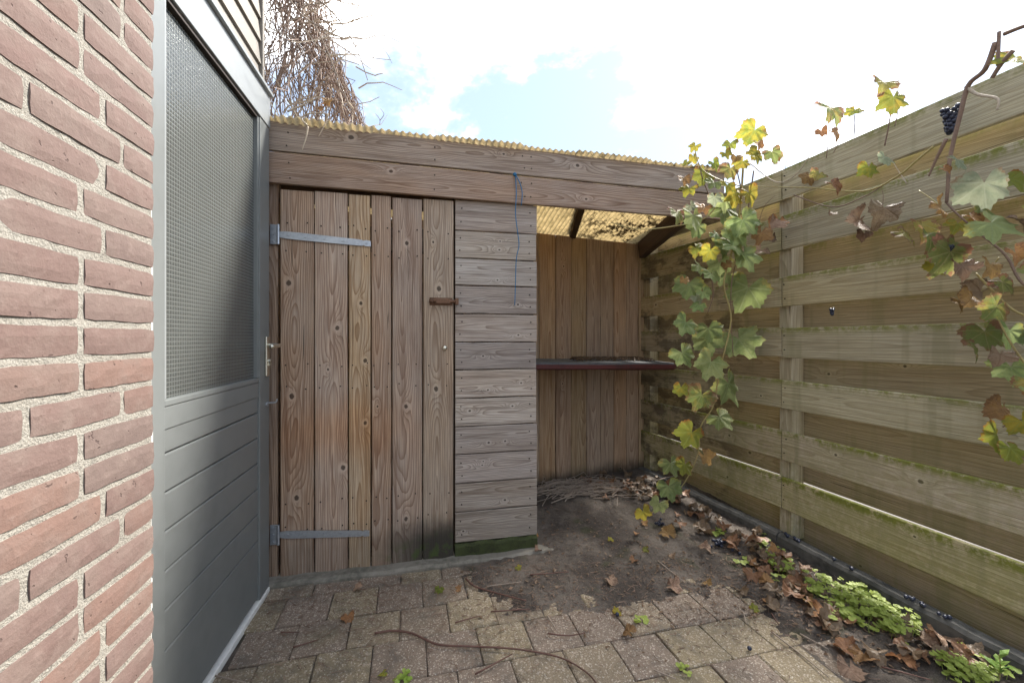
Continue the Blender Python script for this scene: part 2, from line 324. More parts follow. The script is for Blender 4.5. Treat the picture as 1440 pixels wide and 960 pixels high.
def leafmat(name, c0, c1, edge, edgeamt, vein, spots=.2, trans=.52, hue=.03):
    m, t, o = newmat(name); c = t.obj(); x, y, z = t.sep(c); r = t.rnd(); q = t.m('MULTIPLY', r, 31.); v = t.v('ADD', c, t.comb(q, q, q))
    rad = t.v('LENGTH', t.comb(x, t.m('SUBTRACT', y, .3), 0))
    n1 = t.noise(v, 2.2, 4, .6); n2 = t.noise(v, 9, 5, .65)
    col = t.mix(t.step(t.m('ADD', n1, t.m('MULTIPLY', t.m('SUBTRACT', r, .5), .35)), .38, .62), c0, c1)
    em = t.step(t.m('ADD', rad, t.m('MULTIPLY', t.m('SUBTRACT', t.m('ADD', n1, n2), 1.), .9)), .95 - edgeamt, 1.2 - edgeamt)
    col = t.mix(em, col, edge)
    col = t.mix(t.step(n2, .60, .70, 0, spots), col, (.12, .06, .025))
    vm = 0.0
    for a in (90, 40, 140, -12, 192):
        ca, sa = math.cos(math.radians(a)), math.sin(math.radians(a))
        along = t.m('ADD', t.m('MULTIPLY', x, ca), t.m('MULTIPLY', y, sa)); per = t.m('ABSOLUTE', t.m('SUBTRACT', t.m('MULTIPLY', x, sa), t.m('MULTIPLY', y, ca)))
        vm = t.m('MAXIMUM', vm, t.m('MULTIPLY', t.step(per, .012, .035, 1, 0), t.m('GREATER_THAN', along, 0)))
    col = t.mix(t.m('MULTIPLY', vm, .55), col, vein)
    hs = t.n('ShaderNodeHueSaturation', {'Hue': t.m('ADD', .5 - hue / 2, t.m('MULTIPLY', t.m('FRACT', t.m('MULTIPLY', r, 7.)), hue)), 'Value': t.m('ADD', .8, t.m('MULTIPLY', t.m('FRACT', t.m('MULTIPLY', r, 17.)), .4)), 'Color': col}).outputs[0]
    b = t.n('ShaderNodeBsdfPrincipled', {'Base Color': hs, 'Roughness': .5, 'Specular IOR Level': .35, 'Normal': t.bump(t.m('SUBTRACT', n2, t.m('MULTIPLY', vm, .6)), .5, .05)})
    tr = t.n('ShaderNodeBsdfTranslucent', {'Color': hs}); s = t.n('ShaderNodeMixShader', {0: trans})
    t.t.links.new(b.outputs[0], s.inputs[1]); t.t.links.new(tr.outputs[0], s.inputs[2]); t.t.links.new(s.outputs[0], o.inputs[0]); return m
LM = {'g': leafmat('green_vine_leaf', (.22, .28, .10), (.34, .39, .16), (.40, .35, .10), .2, (.34, .40, .20)),
      'y': leafmat('yellow_green_leaf', (.25, .28, .05), (.44, .36, .055), (.34, .15, .04), .22, (.30, .36, .10)),
      'm': leafmat('mottled_autumn_leaf', (.22, .26, .08), (.40, .33, .09), (.29, .155, .085), .40, (.38, .36, .16), .7),
      'o': leafmat('orange_brown_leaf', (.38, .21, .08), (.28, .15, .065), (.19, .10, .05), .3, (.36, .2, .09), .5, .25),
      'b': leafmat('dry_brown_leaf', (.32, .22, .14), (.21, .13, .08), (.14, .09, .055), .3, (.26, .16, .10), .5, .15),
      'p': leafmat('pale_grey_green_leaf', (.30, .34, .22), (.40, .42, .28), (.34, .22, .14), .2, (.46, .48, .34)),
      'w': leafmat('bright_weed_leaf', (.19, .34, .045), (.25, .42, .07), (.30, .40, .08), 0., (.28, .42, .12), .05, .35)}

# ------------------------------------------------------------------ ground
bm = bmesh.new(); bmesh.ops.create_grid(bm, x_segments=2, y_segments=2, size=400)
g = link('ground', mesh(bm), SOIL); g.location.z = -.011; tag(g, 'dark soil ground under the yard', kind='structure')
bm = bmesh.new(); box(bm, (1.75, -2, -.006), (9, 9, .0))
tag(link('alley', mesh(bm), ALLEY), 'pale paved alley behind the wooden fence', kind='structure')

# wall frame (house), shed frame, fences
WO, WD = (-.694, 0), (-.2, 1); WM = frame(WO, WD)
SO, SD = (-1.071, 1.959), (1, .235); SM = frame(SO, SD); SK = math.hypot(1, .235)
def s_px(px, dy=0.0):
    k = (px - CX) / F; t_ = (k * SO[1] - SO[0]) / (1 - k * SD[1]); return t_ * SK
def z_px(px, py): s_ = s_px(px); Y = SO[1] + s_ / SK * SD[1]; return H - (py - HY) / F * Y

# paving slabs
pav = bpy.data.objects.new('pavement', None); COL.objects.link(pav); tag(pav, 'worn square concrete slab paving laid in staggered rows', kind='structure')
PM = frame((.63, 1.636), (1, .25)); pav.matrix_world = PM
TS = .187
def slabmesh():
    bm = bmesh.new(); h = TS / 2 - .0018
    box(bm, (-h, -h, -.04), (h, h, 0), .006)
    for v in bm.verts: v.co += Vector((R.uniform(-.0025, .0025), R.uniform(-.0025, .0025), R.uniform(-.0015, .0015)))
    return mesh(bm)
slabs = [slabmesh() for _ in range(8)]
for j in range(-6, 7):
    off = .5 * (j % 2)
    for i in range(-10, 6):
        c = Vector(((i + off) * TS + TS / 2, j * TS + TS / 2, R.uniform(-.003, .003)))
        wp = PM @ c
        if wp.x < -.694 - .2 * wp.y - .07 or wp.x > 1.95 - .258 * wp.y or wp.y > 1.93 + .235 * (wp.x + 1.07) or wp.y > 2.34: continue
        link('slab', R.choice(slabs), SLAB, pav, Matrix.Translation(c) @ Matrix.Rotation(R.uniform(-.009, .009) + R.choice((0, math.pi / 2, math.pi)), 4, 'Z') @ Matrix.Rotation(R.uniform(-.012, .012), 4, 'X') @ Matrix.Rotation(R.uniform(-.012, .012), 4, 'Y'))

# soil mound over the back half of the yard
front = [G(*p) for p in ((640, 790), (668, 806), (695, 832), (740, 852), (800, 846), (860, 858), (905, 846), (960, 828), (1020, 826), (1065, 850), (1110, 885), (1150, 925), (1190, 975), (1260, 1060))]
poly = [(p.x, p.y) for p in front] + [(1.9, .9), (1.75, 2.2), (1.3, 3.8), (-1.2, 3.3), (-1.0, 2.2)]
def inside(x, y):
    c = False; n = len(poly)
    for i in range(n):
        (x1, y1), (x2, y2) = poly[i], poly[i - 1]
        if (y1 > y) != (y2 > y) and x < (x2 - x1) * (y - y1) / (y2 - y1) + x1: c = not c
    return c
def pdist(x, y):
    d = 9
    for i in range(len(front) - 1):
        a, b = front[i].xy, front[i + 1].xy; ab = b - a; q = Vector((x, y))
        u = max(0, min(1, (q - a).dot(ab) / ab.length_squared)); d = min(d, (q - a - ab * u).length)
    return d if inside(x, y) else -d
def soil_z(x, y):
    V = lambda k, o_: mnoise.noise(Vector((x * k, y * k, o_)))
    d = pdist(x, y) + .10 * V(4, 0) + .05 * V(11, 3)
    z = -.014 + .028 * max(0, min(1, (d + .16) / .34)) + max(0, d - .25) * .065
    return min(z, .07) + .007 * V(9, 5) + .005 * V(26, 9) + .004 * V(60, 2) + .0025 * V(120, 7)
bm = bmesh.new(); nx, ny = 260, 260; vs = []
for j in range(ny + 1):
    for i in range(nx + 1):
        x, y = -.95 + 2.75 * i / nx, 1.05 + 2.45 * j / ny
        vs.append(bm.verts.new((x, y, soil_z(x, y))))
for j in range(ny):
    for i in range(nx):
        a = j * (nx + 1) + i; q = (vs[a], vs[a + 1], vs[a + nx + 2], vs[a + nx + 1])
        if max(v.co.z for v in q) > -.010: bm.faces.new(q)
for v in [v for v in bm.verts if not v.link_faces]: bm.verts.remove(v)
tag(link('soil', mesh(bm, True), SOIL), 'dark damp soil drifted over the slabs at the shed', kind='structure')
def gz(x, y): return max(soil_z(x, y), .001)
def GS(px, py):
    p = G(px, py)
    for _ in range(4): p = G(px, py, gz(p.x, p.y))
    return p

# ------------------------------------------------------------------ brick house wall
house = empty('brick_wall', 'red brown brick wall with sandy joints beside the grey door', 'wall', WM)
BF, BE = -.137, .8577
bm = bmesh.new(); box(bm, (-.55, BF + .0028, -.05), (BE - .004, BF + .12, 2.6)); link('mortar', mesh(bm), MORTAR, house)
def brickmesh(L):
    bm = bmesh.new(); hh = .0224; nx_, nz_ = (8 if L > .1 else 4), 3; gv = []
    jl = [R.uniform(-.0025, .0025) for _ in range(8)]
    for k in range(nz_ + 1):
        for i in range(nx_ + 1):
            x, z = -L / 2 + L * i / nx_, -hh + 2 * hh * k / nz_
            b = (i in (0, nx_)) or (k in (0, nz_)); cn = (i in (0, nx_)) and (k in (0, nz_))
            x += R.uniform(-.0012, .0012); z += R.uniform(-.0008, .0008) + (.0005 * math.sin(i * .8 + jl[0] * 900) if k in (0, nz_) else 0)
            if cn: x *= .993; z *= .95
            gv.append(bm.verts.new((x, (.0012 if b else 0) + (.0012 if cn else 0) + R.uniform(-.0006, .0006), z)))
    W_ = nx_ + 1
    for k in range(nz_):
        for i in range(nx_): bm.faces.new((gv[k * W_ + i], gv[k * W_ + i + 1], gv[(k + 1) * W_ + i + 1], gv[(k + 1) * W_ + i]))
    be = [e for e in bm.edges if len(e.link_faces) == 1]
    r_ = bmesh.ops.extrude_edge_only(bm, edges=be)
    for v in [q for q in r_['geom'] if isinstance(q, bmesh.types.BMVert)]: v.co.y = .05; v.co.x *= 1.004; v.co.z *= 1.02
    return mesh(bm)
BL = {'s': .178, 'h': .084, 'q': .130}
BMS = {k: [brickmesh(L) for _ in range(7)] for k, L in BL.items()}
zc = .0; ci = 0
while zc < 2.42:
    s_ = BE; first = 'shqs'[ci % 4] if ci % 3 else R.choice('shq'); n_ = 0; prev = ''
    while s_ > .0:
        k = first if n_ == 0 else R.choice('ssssh' if prev != 'h' else 's'); prev = k
        L = BL[k]
        link('brick', R.choice(BMS[k]), BRICK, house, Matrix.Translation((s_ - L / 2, BF + R.uniform(-.001, .0008), zc + .0255 + R.uniform(-.001, .001))) @ Matrix.Rotation(R.uniform(-.006, .006), 4, 'Y') @ Matrix.Rotation(R.uniform(-.006, .006), 4, 'Z'))
        s_ -= L + .0125 + R.uniform(-.002, .003); n_ += 1
    zc += .0568; ci += 1
bm = bmesh.new()
for i in range(40):
    z = i * .0615; box(bm, (BE - .004, BF + .012, z), (BE + .012 + R.uniform(-.006, .006), BF + .05, z + .0615))
link('sealant_strip', mesh(bm), WHITE, house)
bm = bmesh.new(); box(bm, (BE - .03, BF + .121, -.03), (1.0, .10, 2.6)); link('jamb', mesh(bm), WHITE, house)
# room behind the glass
bm = bmesh.new(); box(bm, (.7, .12, -.02), (2.0, 1.6, 2.45))
for f in [f for f in bm.faces if f.calc_center_median().y < .13]: bm.faces.remove(f)
link('room', mesh(bm), ROOM, house)
bm = bmesh.new(); box(bm, (.6, .10, 2.17), (1.95, .16, 3.3)); box(bm, (.6, .10, -.02), (1.02, .14, 2.17)); link('wall_core', mesh(bm), ROOM, house)
clad = empty('wall_cladding', 'beige painted horizontal cladding boards above the grey door', 'cladding', WM)
for i in range(11):
    z0 = 2.185 + i * .098
    bm = bmesh.new(); q = [(-.006, 0), (-.024, 0), (-.012, .104), (.0, .104)]
    a = [bm.verts.new((.3, y + .04, z0 + z)) for y, z in q]; b = [bm.verts.new((1.872, y + .04, z0 + z)) for y, z in q]
    bm.faces.new(a); bm.faces.new(b)
    for k in range(4): bm.faces.new((a[k], a[(k + 1) % 4], b[(k + 1) % 4], b[k]))
    link('cladding_board', mesh(bm), BEIGE, clad)
bm = bmesh.new(); box(bm, (1.873, .01, 2.175), (1.893, .10, 3.3), .002); link('corner_trim', mesh(bm), BEIGE, clad)

# ------------------------------------------------------------------ grey glazed door
door = empty('door', 'grey painted door with wired glass above and horizontal panel boards below', 'door', WM)
D0, DL, DR, D1 = 1.0, 1.155, 1.812, 1.917
def dpart(n, a, b, m, bev=.002, par=door): return link(n, boxmesh(a, b, bev), m, par)
dpart('stile', (D0, 0, .02), (DL, .045, 2.03), GREY); dpart('stile', (DR, 0, .02), (D1, .045, 2.03), GREY)
dpart('top_rail', (D0, -.004, 2.032), (D1 + .002, .05, 2.168), GREYL)
dpart('drip_trim', (D0, -.018, 2.169), (D1 + .004, .05, 2.183), GREYL)
dpart('middle_rail', (DL + .001, .004, .865), (DR - .001, .045, .925), GREY)
zs = [.868, .80, .695, .591, .485, .38, .27, .03]
for i in range(7):
    dpart('panel_board', (DL + .001, .007, zs[i + 1] + .002), (DR - .001, .04, zs[i] - .002), GREY, .0035)
dpart('bead', (DL + .001, .002, .926), (DR - .001, .03, .944), GREY, .003)
dpart('bead', (DL + .001, .004, .945), (DL + .014, .03, 2.03), GREYL, .003); dpart('bead', (DR - .012, .004, .945), (DR - .001, .03, 2.03), GREY, .003)
dpart('bead', (DL + .015, .004, 2.018), (DR - .017, .03, 2.031), NAIL, .002)
dpart('glass_pane', (DL + .012, .02, .94), (DR - .010, .026, 2.025), GLASS, 0)
dpart('threshold', (.9, -.003, -.01), (D1, .05, .016), WHITE, .003)
hp = dpart('handle_plate', (1.862, -.010, .945), (1.895, .0, 1.115), BRASSY, .003)
bm = bmesh.new()
tube(bm, smoothpts([Vector((1.879, -.008, 1.078)), Vector((1.879, -.045, 1.078)), Vector((1.872, -.055, 1.078)), Vector((1.85, -.057, 1.077)), Vector((1.77, -.056, 1.074))]), .0095, .0085, 8)
link('handle', mesh(bm, True), BRASSY, hp)
bm = bmesh.new(); tube(bm, [Vector((1.879, -.02, 1.01)), Vector((1.879, -.008, 1.01))], .0085, .0085, 10); box(bm, (1.875, -.018, .99), (1.883, -.008, 1.008)); link('lock_cylinder', mesh(bm), BRASSY, hp)
bm = bmesh.new(); tube(bm, smoothpts([Vector((1.888, .0, .828)), Vector((1.888, -.035, .83)), Vector((1.888, -.042, .845))]), .004, .003, 6); tube(bm, [Vector((1.888, 0, .822)), Vector((1.888, -.004, .822))], .009, .009, 8)
link('hook', mesh(bm), GALV, door)

# ------------------------------------------------------------------ wooden shed
shed = empty('garden_shed', 'weathered timber lean-to shed with plank door and open bay', 'shed', SM)
pe = [394, 442.5, 490.2, 522, 551, 594.3, 638]; se = [s_px(p) for p in pe]
ZT, ZB = 1.792, .012
sdoor = bpy.data.objects.new('shed_door', None); COL.objects.link(sdoor); sdoor.parent = shed; sdoor['label'] = 'plank door of weathered brown boards with two strap hinges'
def knots_at(i, pts):
    out = []
    for px, py, r in pts:
        s_, z = s_px(px), z_px(px, py)
        out.append((z - (ZT + ZB) / 2, -(s_ - (se[i] + se[i + 1]) / 2), r))
    return out
KN = [[(407, 397, .0125), (411, 555, .0125), (418, 697, .012)], [(475, 461, .011), (483, 656, .012), (462, 519, .006)], [(508, 426, .009), (514, 506, .010), (514, 593, .009)],
      [(531, 570, .005)], [(572, 342, .010), (571, 570, .010), (571, 727, .010)], [(617, 406, .0125), (613, 546, .012), (609, 341, .006)]]
for i in range(6):
    board('plank', sdoor, W_DOOR, se[i] + .003, se[i + 1] - .003, ZB + R.uniform(-.006, .004), ZT - (.0 if i % 2 else .004), -.012 + R.uniform(-.002, .002), .02, True, knots_at(i, KN[i]))
for z in (.25, 1.53): board('ledge', sdoor, W_DARK, se[0] + .03, se[-1] - .02, z, z + .12, .012, .022)
board('post', shed, W_FASC, s_px(372), s_px(391), -.02, 1.82, -.006, .05, True)
board('post', shed, W_DARK, se[-1] + .004, se[-1] + .05, .0, 1.82, .012, .05, True)
RE = s_px(754)
ys = [281, 324, 363, 401, 441, 481, 520, 560, 600, 639, 680, 720, 763]
zz = [z_px(641, y) for y in ys]
for i in range(12):
    board('siding_board', shed, W_SIDE, se[-1] + .008, RE + R.uniform(-.003, .002), zz[i + 1] + .0025, zz[i] - .0025, -.008 + R.uniform(-.002, .002), .02, knots=[(R.uniform(-.18, .18), R.uniform(-.04, .04), R.uniform(.004, .007)) for _ in range(R.choice((0, 1, 1, 2)))])
board('post', shed, W_DARK, RE - .07, RE - .01, -.02, 1.82, .014, .06, True)
# fascia
FE = s_px(1012)
board('fascia_board', shed, W_FASC, s_px(374), FE, 1.800, 1.940, -.034, .022, tilt=.008, knots=[(-.65, .03, .009), (.35, -.02, .007)])
board('fascia_board', shed, W_FASC, s_px(374), FE, 1.945, 2.076, -.037, .022, tilt=.008, knots=[(-.83, .03, .012), (.30, .012, .010), (-.1, .03, .006)])
board('added_gap_beam', shed, W_DARK, s_px(374), RE - .005, 1.765, 1.90, .075, .04)  # dark beam added behind the fascia so no light shows above the door
# mossy footing + concrete edge strip
def rough_block(a, b, seg, amp):
    bm = bmesh.new(); n_ = seg; rings = []
    for i in range(n_ + 1):
        x = a[0] + (b[0] - a[0]) * i / n_; j1, j2 = R.uniform(-amp, amp), R.uniform(-amp, amp)
        rings.append([bm.verts.new(v) for v in ((x, a[1] + j1, a[2]), (x, a[1] + j1 * .6, b[2] - .012 + j2), (x, a[1] + .012, b[2] + j2), (x, b[1], b[2] + j2 * .5), (x, b[1], a[2]))])
    for i in range(n_):
        for k in range(5): bm.faces.new((rings[i][k], rings[i][(k + 1) % 5], rings[i + 1][(k + 1) % 5], rings[i + 1][k]))
    bm.faces.new(rings[0]); bm.faces.new(rings[-1]); return mesh(bm)
link('footing', rough_block((se[-1] + .005, -.022, -.03), (RE, .10, .082), 14, .006), MOSS, shed)
link('sill', rough_block((s_px(378), -.075, -.03), (s_px(775), .08, .022), 26, .005), CONC, shed)
# back wall
BA, BB = Vector((.176, 3.02, 0)), Vector((1.0, 3.386, 0)); bd = (BB - BA).normalized()
BMX = SM.inverted() @ frame((BA.x, BA.y), (bd.x, bd.y))
bw = bpy.data.objects.new('back_wall', None); COL.objects.link(bw); bw.parent = shed; bw.matrix_local = BMX
bx = [-1.6, -1.45, -1.3, -1.15, -1.0, -.85, -.70, -.55, -.40, -.25, -.11, .02, .155, .285, .42, .545, .67, .79, .91, 1.02]
for i in range(len(bx) - 1):
    board('back_board', bw, W_BACK, bx[i] + .002, bx[i + 1] - .002, -.03, 1.853, .003 * (i % 2) + R.uniform(0, .001), .018, True, nk=3)
link('backing', boxmesh((-1.6, .03, -.03), (1.02, .04, 1.845)), W_DARK, bw)
for i in range(9):
    a_ = SM @ Vector((-.075, .07 + i * .125, 0)); q_ = link('side_board', boardmesh(1.98, .124, .018), W_DARK, shed); q_.matrix_local = Matrix.Translation((-.08, .13 + i * .125, .97)) @ Matrix.Rotation(-math.pi / 2, 4, 'Z') @ VB
    for k in range(3): q_['knot%d' % (k + 1)] = [0., 0., 0.]
for i in range(9):
    q_ = link('partition_board', boardmesh(1.82, .118, .018), W_BACK, shed); q_.matrix_local = Matrix.Translation((RE - .04, .14 + i * .12, .89)) @ Matrix.Rotation(-math.pi / 2, 4, 'Z') @ VB
    for k in range(3): q_['knot%d' % (k + 1)] = [0., 0., 0.]
# rafters and roof
def beam(name, a, b, wd, hg, m):
    d = b - a; L = d.length; x = d.normalized(); yv = Vector((0, 0, 1)).cross(x).normalized(); zv = x.cross(yv)
    o = link(name, boardmesh(L, wd, hg), m, shed)
    o.matrix_local = SM.inverted() @ (Matrix.Translation((a + b) / 2) @ Matrix((x, yv, zv)).transposed().to_4x4())
    for i in range(3): o['knot%d' % (i + 1)] = [0., 0., 0.]
    return o
SW = lambda s_, y, z: SM @ Vector((s_, y, z))
def back_pt(f): p = BA + (BB - BA) * f; return p
for f, px in ((.33, 832), (-.2, 690), (-.7, 560)):
    s_ = s_px(px); beam('rafter', SW(s_, -.01, 2.025), Vector((*back_pt(f).xy, 1.845 + .03)) + Vector((0, .03, 0)), .045, .07, W_DARK)
beam('rafter', SW(FE - .03, -.01, 1.99), Vector((1.02, 3.36, 1.80)), .05, .13, W_DARK)
beam('wall_plate', Vector((*(BA - bd * 1.5).xy, 1.80)) + Vector((.0, .05, 0)), Vector((*BB.xy, 1.80)) + Vector((.0, .05, 0)), .05, .07, W_DARK)
bm = bmesh.new(); s0, s1 = s_px(372), FE + .06; nw = int((s1 - s0) / .032 * 8); nb = 6; rows = []
for j in range(nb + 1):
    b_ = j / nb; row = []
    for i in range(nw + 1):
        u = i / nw; s_ = s0 + (s1 - s0) * u
        p0 = SW(s_, -.072, 2.097 - .02 * u); f = -1.7 + 2.78 * u
        p1 = Vector((*(BA + (BB - BA) * f).xy, 1.868)) + Vector((-.03, .07, 0))
        p = p0.lerp(p1, b_); p.z += .0052 * math.cos((s_ - s0) / .032 * 2 * math.pi) + .006 * mnoise.noise(Vector((s_ * 2, b_ * 2, 1)))
        if j == 0: p += Vector((0, 1, 0)) * (.012 * mnoise.noise(Vector((s_ * 3, 0, 7))) + (.02 if (s_ * 1.4) % 1 > .6 else 0))
        row.append(bm.verts.new(SM.inverted() @ p))
    rows.append(row)
for j in range(nb):
    for i in range(nw): bm.faces.new((rows[j][i], rows[j][i + 1], rows[j + 1][i + 1], rows[j + 1][i]))
me = mesh(bm, True)
rf = link('roof_sheet', me, ROOF, shed); sl_ = rf.modifiers.new('thick', 'SOLIDIFY'); sl_.thickness = .002
# shelf in the bay
shelf = bpy.data.objects.new('shelf', None); COL.objects.link(shelf); shelf.parent = shed; shelf['label'] = 'grey felt covered shelf with flaking red front edge'
fl, fr = Vector((.02, 2.66, .958)), Vector((1.135, 2.985, .935)); bl_, br = Vector((.1, 2.98, .965)), Vector((.99, 3.37, .945))
def slabq(name, pts, th, m, par):
    bm = bmesh.new(); iv = SM.inverted()
    a = [bm.verts.new(iv @ p) for p in pts]; b = [bm.verts.new(iv @ (p - Vector((0, 0, th)))) for p in pts]
    bm.faces.new(a); bm.faces.new(b)
    for k in range(4): bm.faces.new((a[k], a[(k + 1) % 4], b[(k + 1) % 4], b[k]))
    bmesh.ops.subdivide_edges(bm, edges=list(bm.edges), cuts=3, use_grid_fill=True)
    for v in bm.verts: v.co.z += R.uniform(-.003, .003)
    return link(name, mesh(bm), m, par)
slabq('shelf_board', [fl, fr, br, bl_], .022, SLATE, shelf)
e = Vector((.006, -.016, 0))
slabq('edge_strip', [fl + e + Vector((0, 0, -.012)), fr + e + Vector((0, 0, -.012)), fr + Vector((0, 0.006, -.024)), fl + Vector((0, .006, -.024))], .026, REDP, shelf)
# hinges, bolt, knob, nails
def hinge(s_a, s_b, z0, z1, ph):
    hg = link('strap_hinge', boxmesh((s_px(381), -.016, z0 - .045), (s_px(391.5), -.007, z0 + .045), .0015), GALV, sdoor)
    bm = bmesh.new(); tube(bm, [Vector((s_px(393), -.019, z0 - .045)), Vector((s_px(393), -.019, z0 + .045))], .0065, .0065, 8)
    n_ = 8; prev = None
    prof = [(0, .013), (.06, .016), (.2, .017), (.86, .0145), (.90, .0135), (.92, .010), (.94, .0145), (1, .0125)]
    for u, hw in prof:
        s_ = s_a + (s_b - s_a) * u; zc_ = z0 + (z1 - z0) * u
        cur = [bm.verts.new(v) for v in ((s_, -.0205, zc_ - hw), (s_, -.0205, zc_ + hw), (s_, -.0155, zc_ + hw), (s_, -.0155, zc_ - hw))]
        if prev:
            for k in range(4): bm.faces.new((prev[k], prev[(k + 1) % 4], cur[(k + 1) % 4], cur[k]))
        else: bm.faces.new(cur)
        prev = cur
    bm.faces.new(prev)
    link('strap', mesh(bm), GALV, hg)
    bm = bmesh.new()
    for u in (.09, .27, .48, .68, .95):
        s_ = s_a + (s_b - s_a) * u; tube(bm, [Vector((s_, -.0235, z0 + (z1 - z0) * u)), Vector((s_, -.019, z0 + (z1 - z0) * u))], .0045, .006, 8)
    for dz_ in (-.03, .0, .03): tube(bm, [Vector((s_px(385.5), -.019, z0 + dz_)), Vector((s_px(385.5), -.0150, z0 + dz_))], .0045, .006, 8)
    link('screws', mesh(bm), GALV, hg)
hinge(s_px(395), s_px(522), z_px(395, 331), z_px(522, 344), 0); hinge(s_px(395), s_px(520), z_px(395, 749), z_px(520, 747), 0)
zb = z_px(620, 424)
bolt = link('door_bolt', boxmesh((s_px(604), -.018, zb - .020), (s_px(636), -.0125, zb + .018), .001), RUST, sdoor)
bm = bmesh.new(); tube(bm, [Vector((s_px(603), -.026, zb)), Vector((s_px(643), -.026, zb))], .0075, .0075, 8); tube(bm, [Vector((s_px(607), -.026, zb)), Vector((s_px(607), -.05, zb - .004))], .005, .006, 7)
link('bolt_bar', mesh(bm, True), RUST, bolt)
bm = bmesh.new(); box(bm, (s_px(612), -.035, zb - .012), (s_px(632), -.0186, zb + .012), .003); box(bm, (s_px(639.5), -.036, zb - .016), (s_px(644), -.011, zb + .016), .002); link('bolt_guide', mesh(bm), RUST, bolt)
bm = bmesh.new(); bmesh.ops.create_uvsphere(bm, u_segments=12, v_segments=8, radius=.012)
for v in bm.verts: v.co.y *= .7
kb = link('knob', mesh(bm, True), BRASSY, sdoor); kb.location = (s_px(625), -.018, z_px(625, 489))
bm = bmesh.new()
def nail(s_, y, z): tube(bm, [Vector((s_, y, z)), Vector((s_, y + .004, z))], .0035, .0035, 6)
for i in range(6):
    for z in (.235, .345, .88, .98, 1.50, 1.63):
        for q in (.2, .8): nail(se[i] + (se[i + 1] - se[i]) * q + R.uniform(-.006, .006), -.0155, z + R.uniform(-.012, .012))
for i in range(12):
    for s_ in (se[-1] + .035, RE - .035):
        for q in (.28, .72): nail(s_ + R.uniform(-.006, .006), -.0118, zz[i + 1] + (zz[i] - zz[i + 1]) * q)
for s_ in (.05, .7, 1.15, 1.2):
    for z in (1.835, 1.905, 1.98, 2.04): nail(s_ + R.uniform(-.01, .01), -.0395 if z > 1.94 else -.0365, z)
tag(link('nails', mesh(bm), NAIL, shed), kind='stuff')

# blue cord tied to the fascia
cs, cz = s_px(722), z_px(722, 250)
bm = bmesh.new()
cp = [(0, 0), (.004, -.1), (.0, -.2), (.012, -.30), (.018, -.36), (.004, -.43), (.0, -.55), (-.004, -.665)]
tube(bm, smoothpts([SM @ Vector((cs + a, -.046, cz + b)) for a, b in cp]), .0026, .0022, 6)
tube(bm, smoothpts([SM @ Vector((cs + a, -.046, cz + b)) for a, b in ((0, 0), (.022, -.04), (.035, -.09), (.03, -.155))]), .0026, .0022, 6)
bmesh.ops.create_icosphere(bm, subdivisions=1, radius=.011, matrix=Matrix.Translation(SM @ Vector((cs - .004, -.046, cz))))
tag(link('cord', mesh(bm, True), CORD), 'thin blue twine hanging from the shed fascia board', 'twine')

# ------------------------------------------------------------------ fence
fence = empty('wooden_fence', 'tall wooden fence of overlapping horizontal boards, green with algae', 'fence', Matrix.Translation((1.395, 2.244, 0)))
PB = Vector((1.395, 2.244, 0)); CB = Vector((1.0, 3.386, 0))
iv = fence.matrix_world.inverted()
def panel(o, d, s0, s1, tag_):
    fm = iv @ frame((o.x, o.y), (d[0], d[1]))
    sub = bpy.data.objects.new('fence_panel', None); COL.objects.link(sub); sub.parent = fence; sub.matrix_local = fm
    tops = [1.998, 1.752, 1.43, 1.163, .888, .622, .378]; wd = [.162, .18, .155, .155, .148, .152, .166]
    for i, (z1, w_) in enumerate(zip(tops, wd)):
        tl = R.uniform(-.003, .003)
        board('fence_board', sub, W_FENC, s0, s1, z1 - w_, z1, .03 + R.uniform(-.002, .002), .02, tilt=tl, nk=3)
    for i in range(7):
        lo = tops[i + 1] if i < 6 else .02
        hi = tops[i] - wd[i]; c_ = (lo + hi) / 2; hw = max((hi - lo) / 2 + .0235, .075)
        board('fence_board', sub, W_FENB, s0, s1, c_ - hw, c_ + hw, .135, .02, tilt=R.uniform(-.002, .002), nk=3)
    return sub
nd_ = (.258, -1); fd_ = (CB - PB); fd_ = (-fd_.x, -fd_.y)
near = panel(PB, nd_, .0015, 1.95, 'n'); far = panel(CB, fd_, -.12, (CB - PB).length - .001, 'f')
board('fence_post', near, W_FENC, -.038, .038, .06, 1.99, .0525, .08, True); board('fence_post', near, W_FENC, 1.80, 1.89, .0, 1.99, .0525, .08, True)
board('fence_post', far, W_FENC, .0, .08, .0, 1.95, .0525, .08, True)
bm = bmesh.new()
for z1 in (1.998, 1.752, 1.43, 1.163, .888, .622, .378):
    for s_ in (.02, 1.845):
        for q in (.04, .115): nail(s_ + R.uniform(-.008, .008), .0265, z1 - q)
tag(link('nails', mesh(bm), NAIL, near), kind='stuff')
kerb = empty('concrete_kerb', 'dark damp concrete gravel board under the wooden fence', 'kerb', Matrix.Translation((1.395, 2.244, 0)))
for o_, d_, s1_ in ((PB, nd_, 1.95), (CB, fd_, (CB - PB).length - .003)):
    k_ = link('kerb_plank', rough_block((.003, -.005, -.04), (s1_, .05, .085), 40, .0022), KERB, kerb); k_.matrix_local = iv @ frame((o_.x, o_.y), d_)

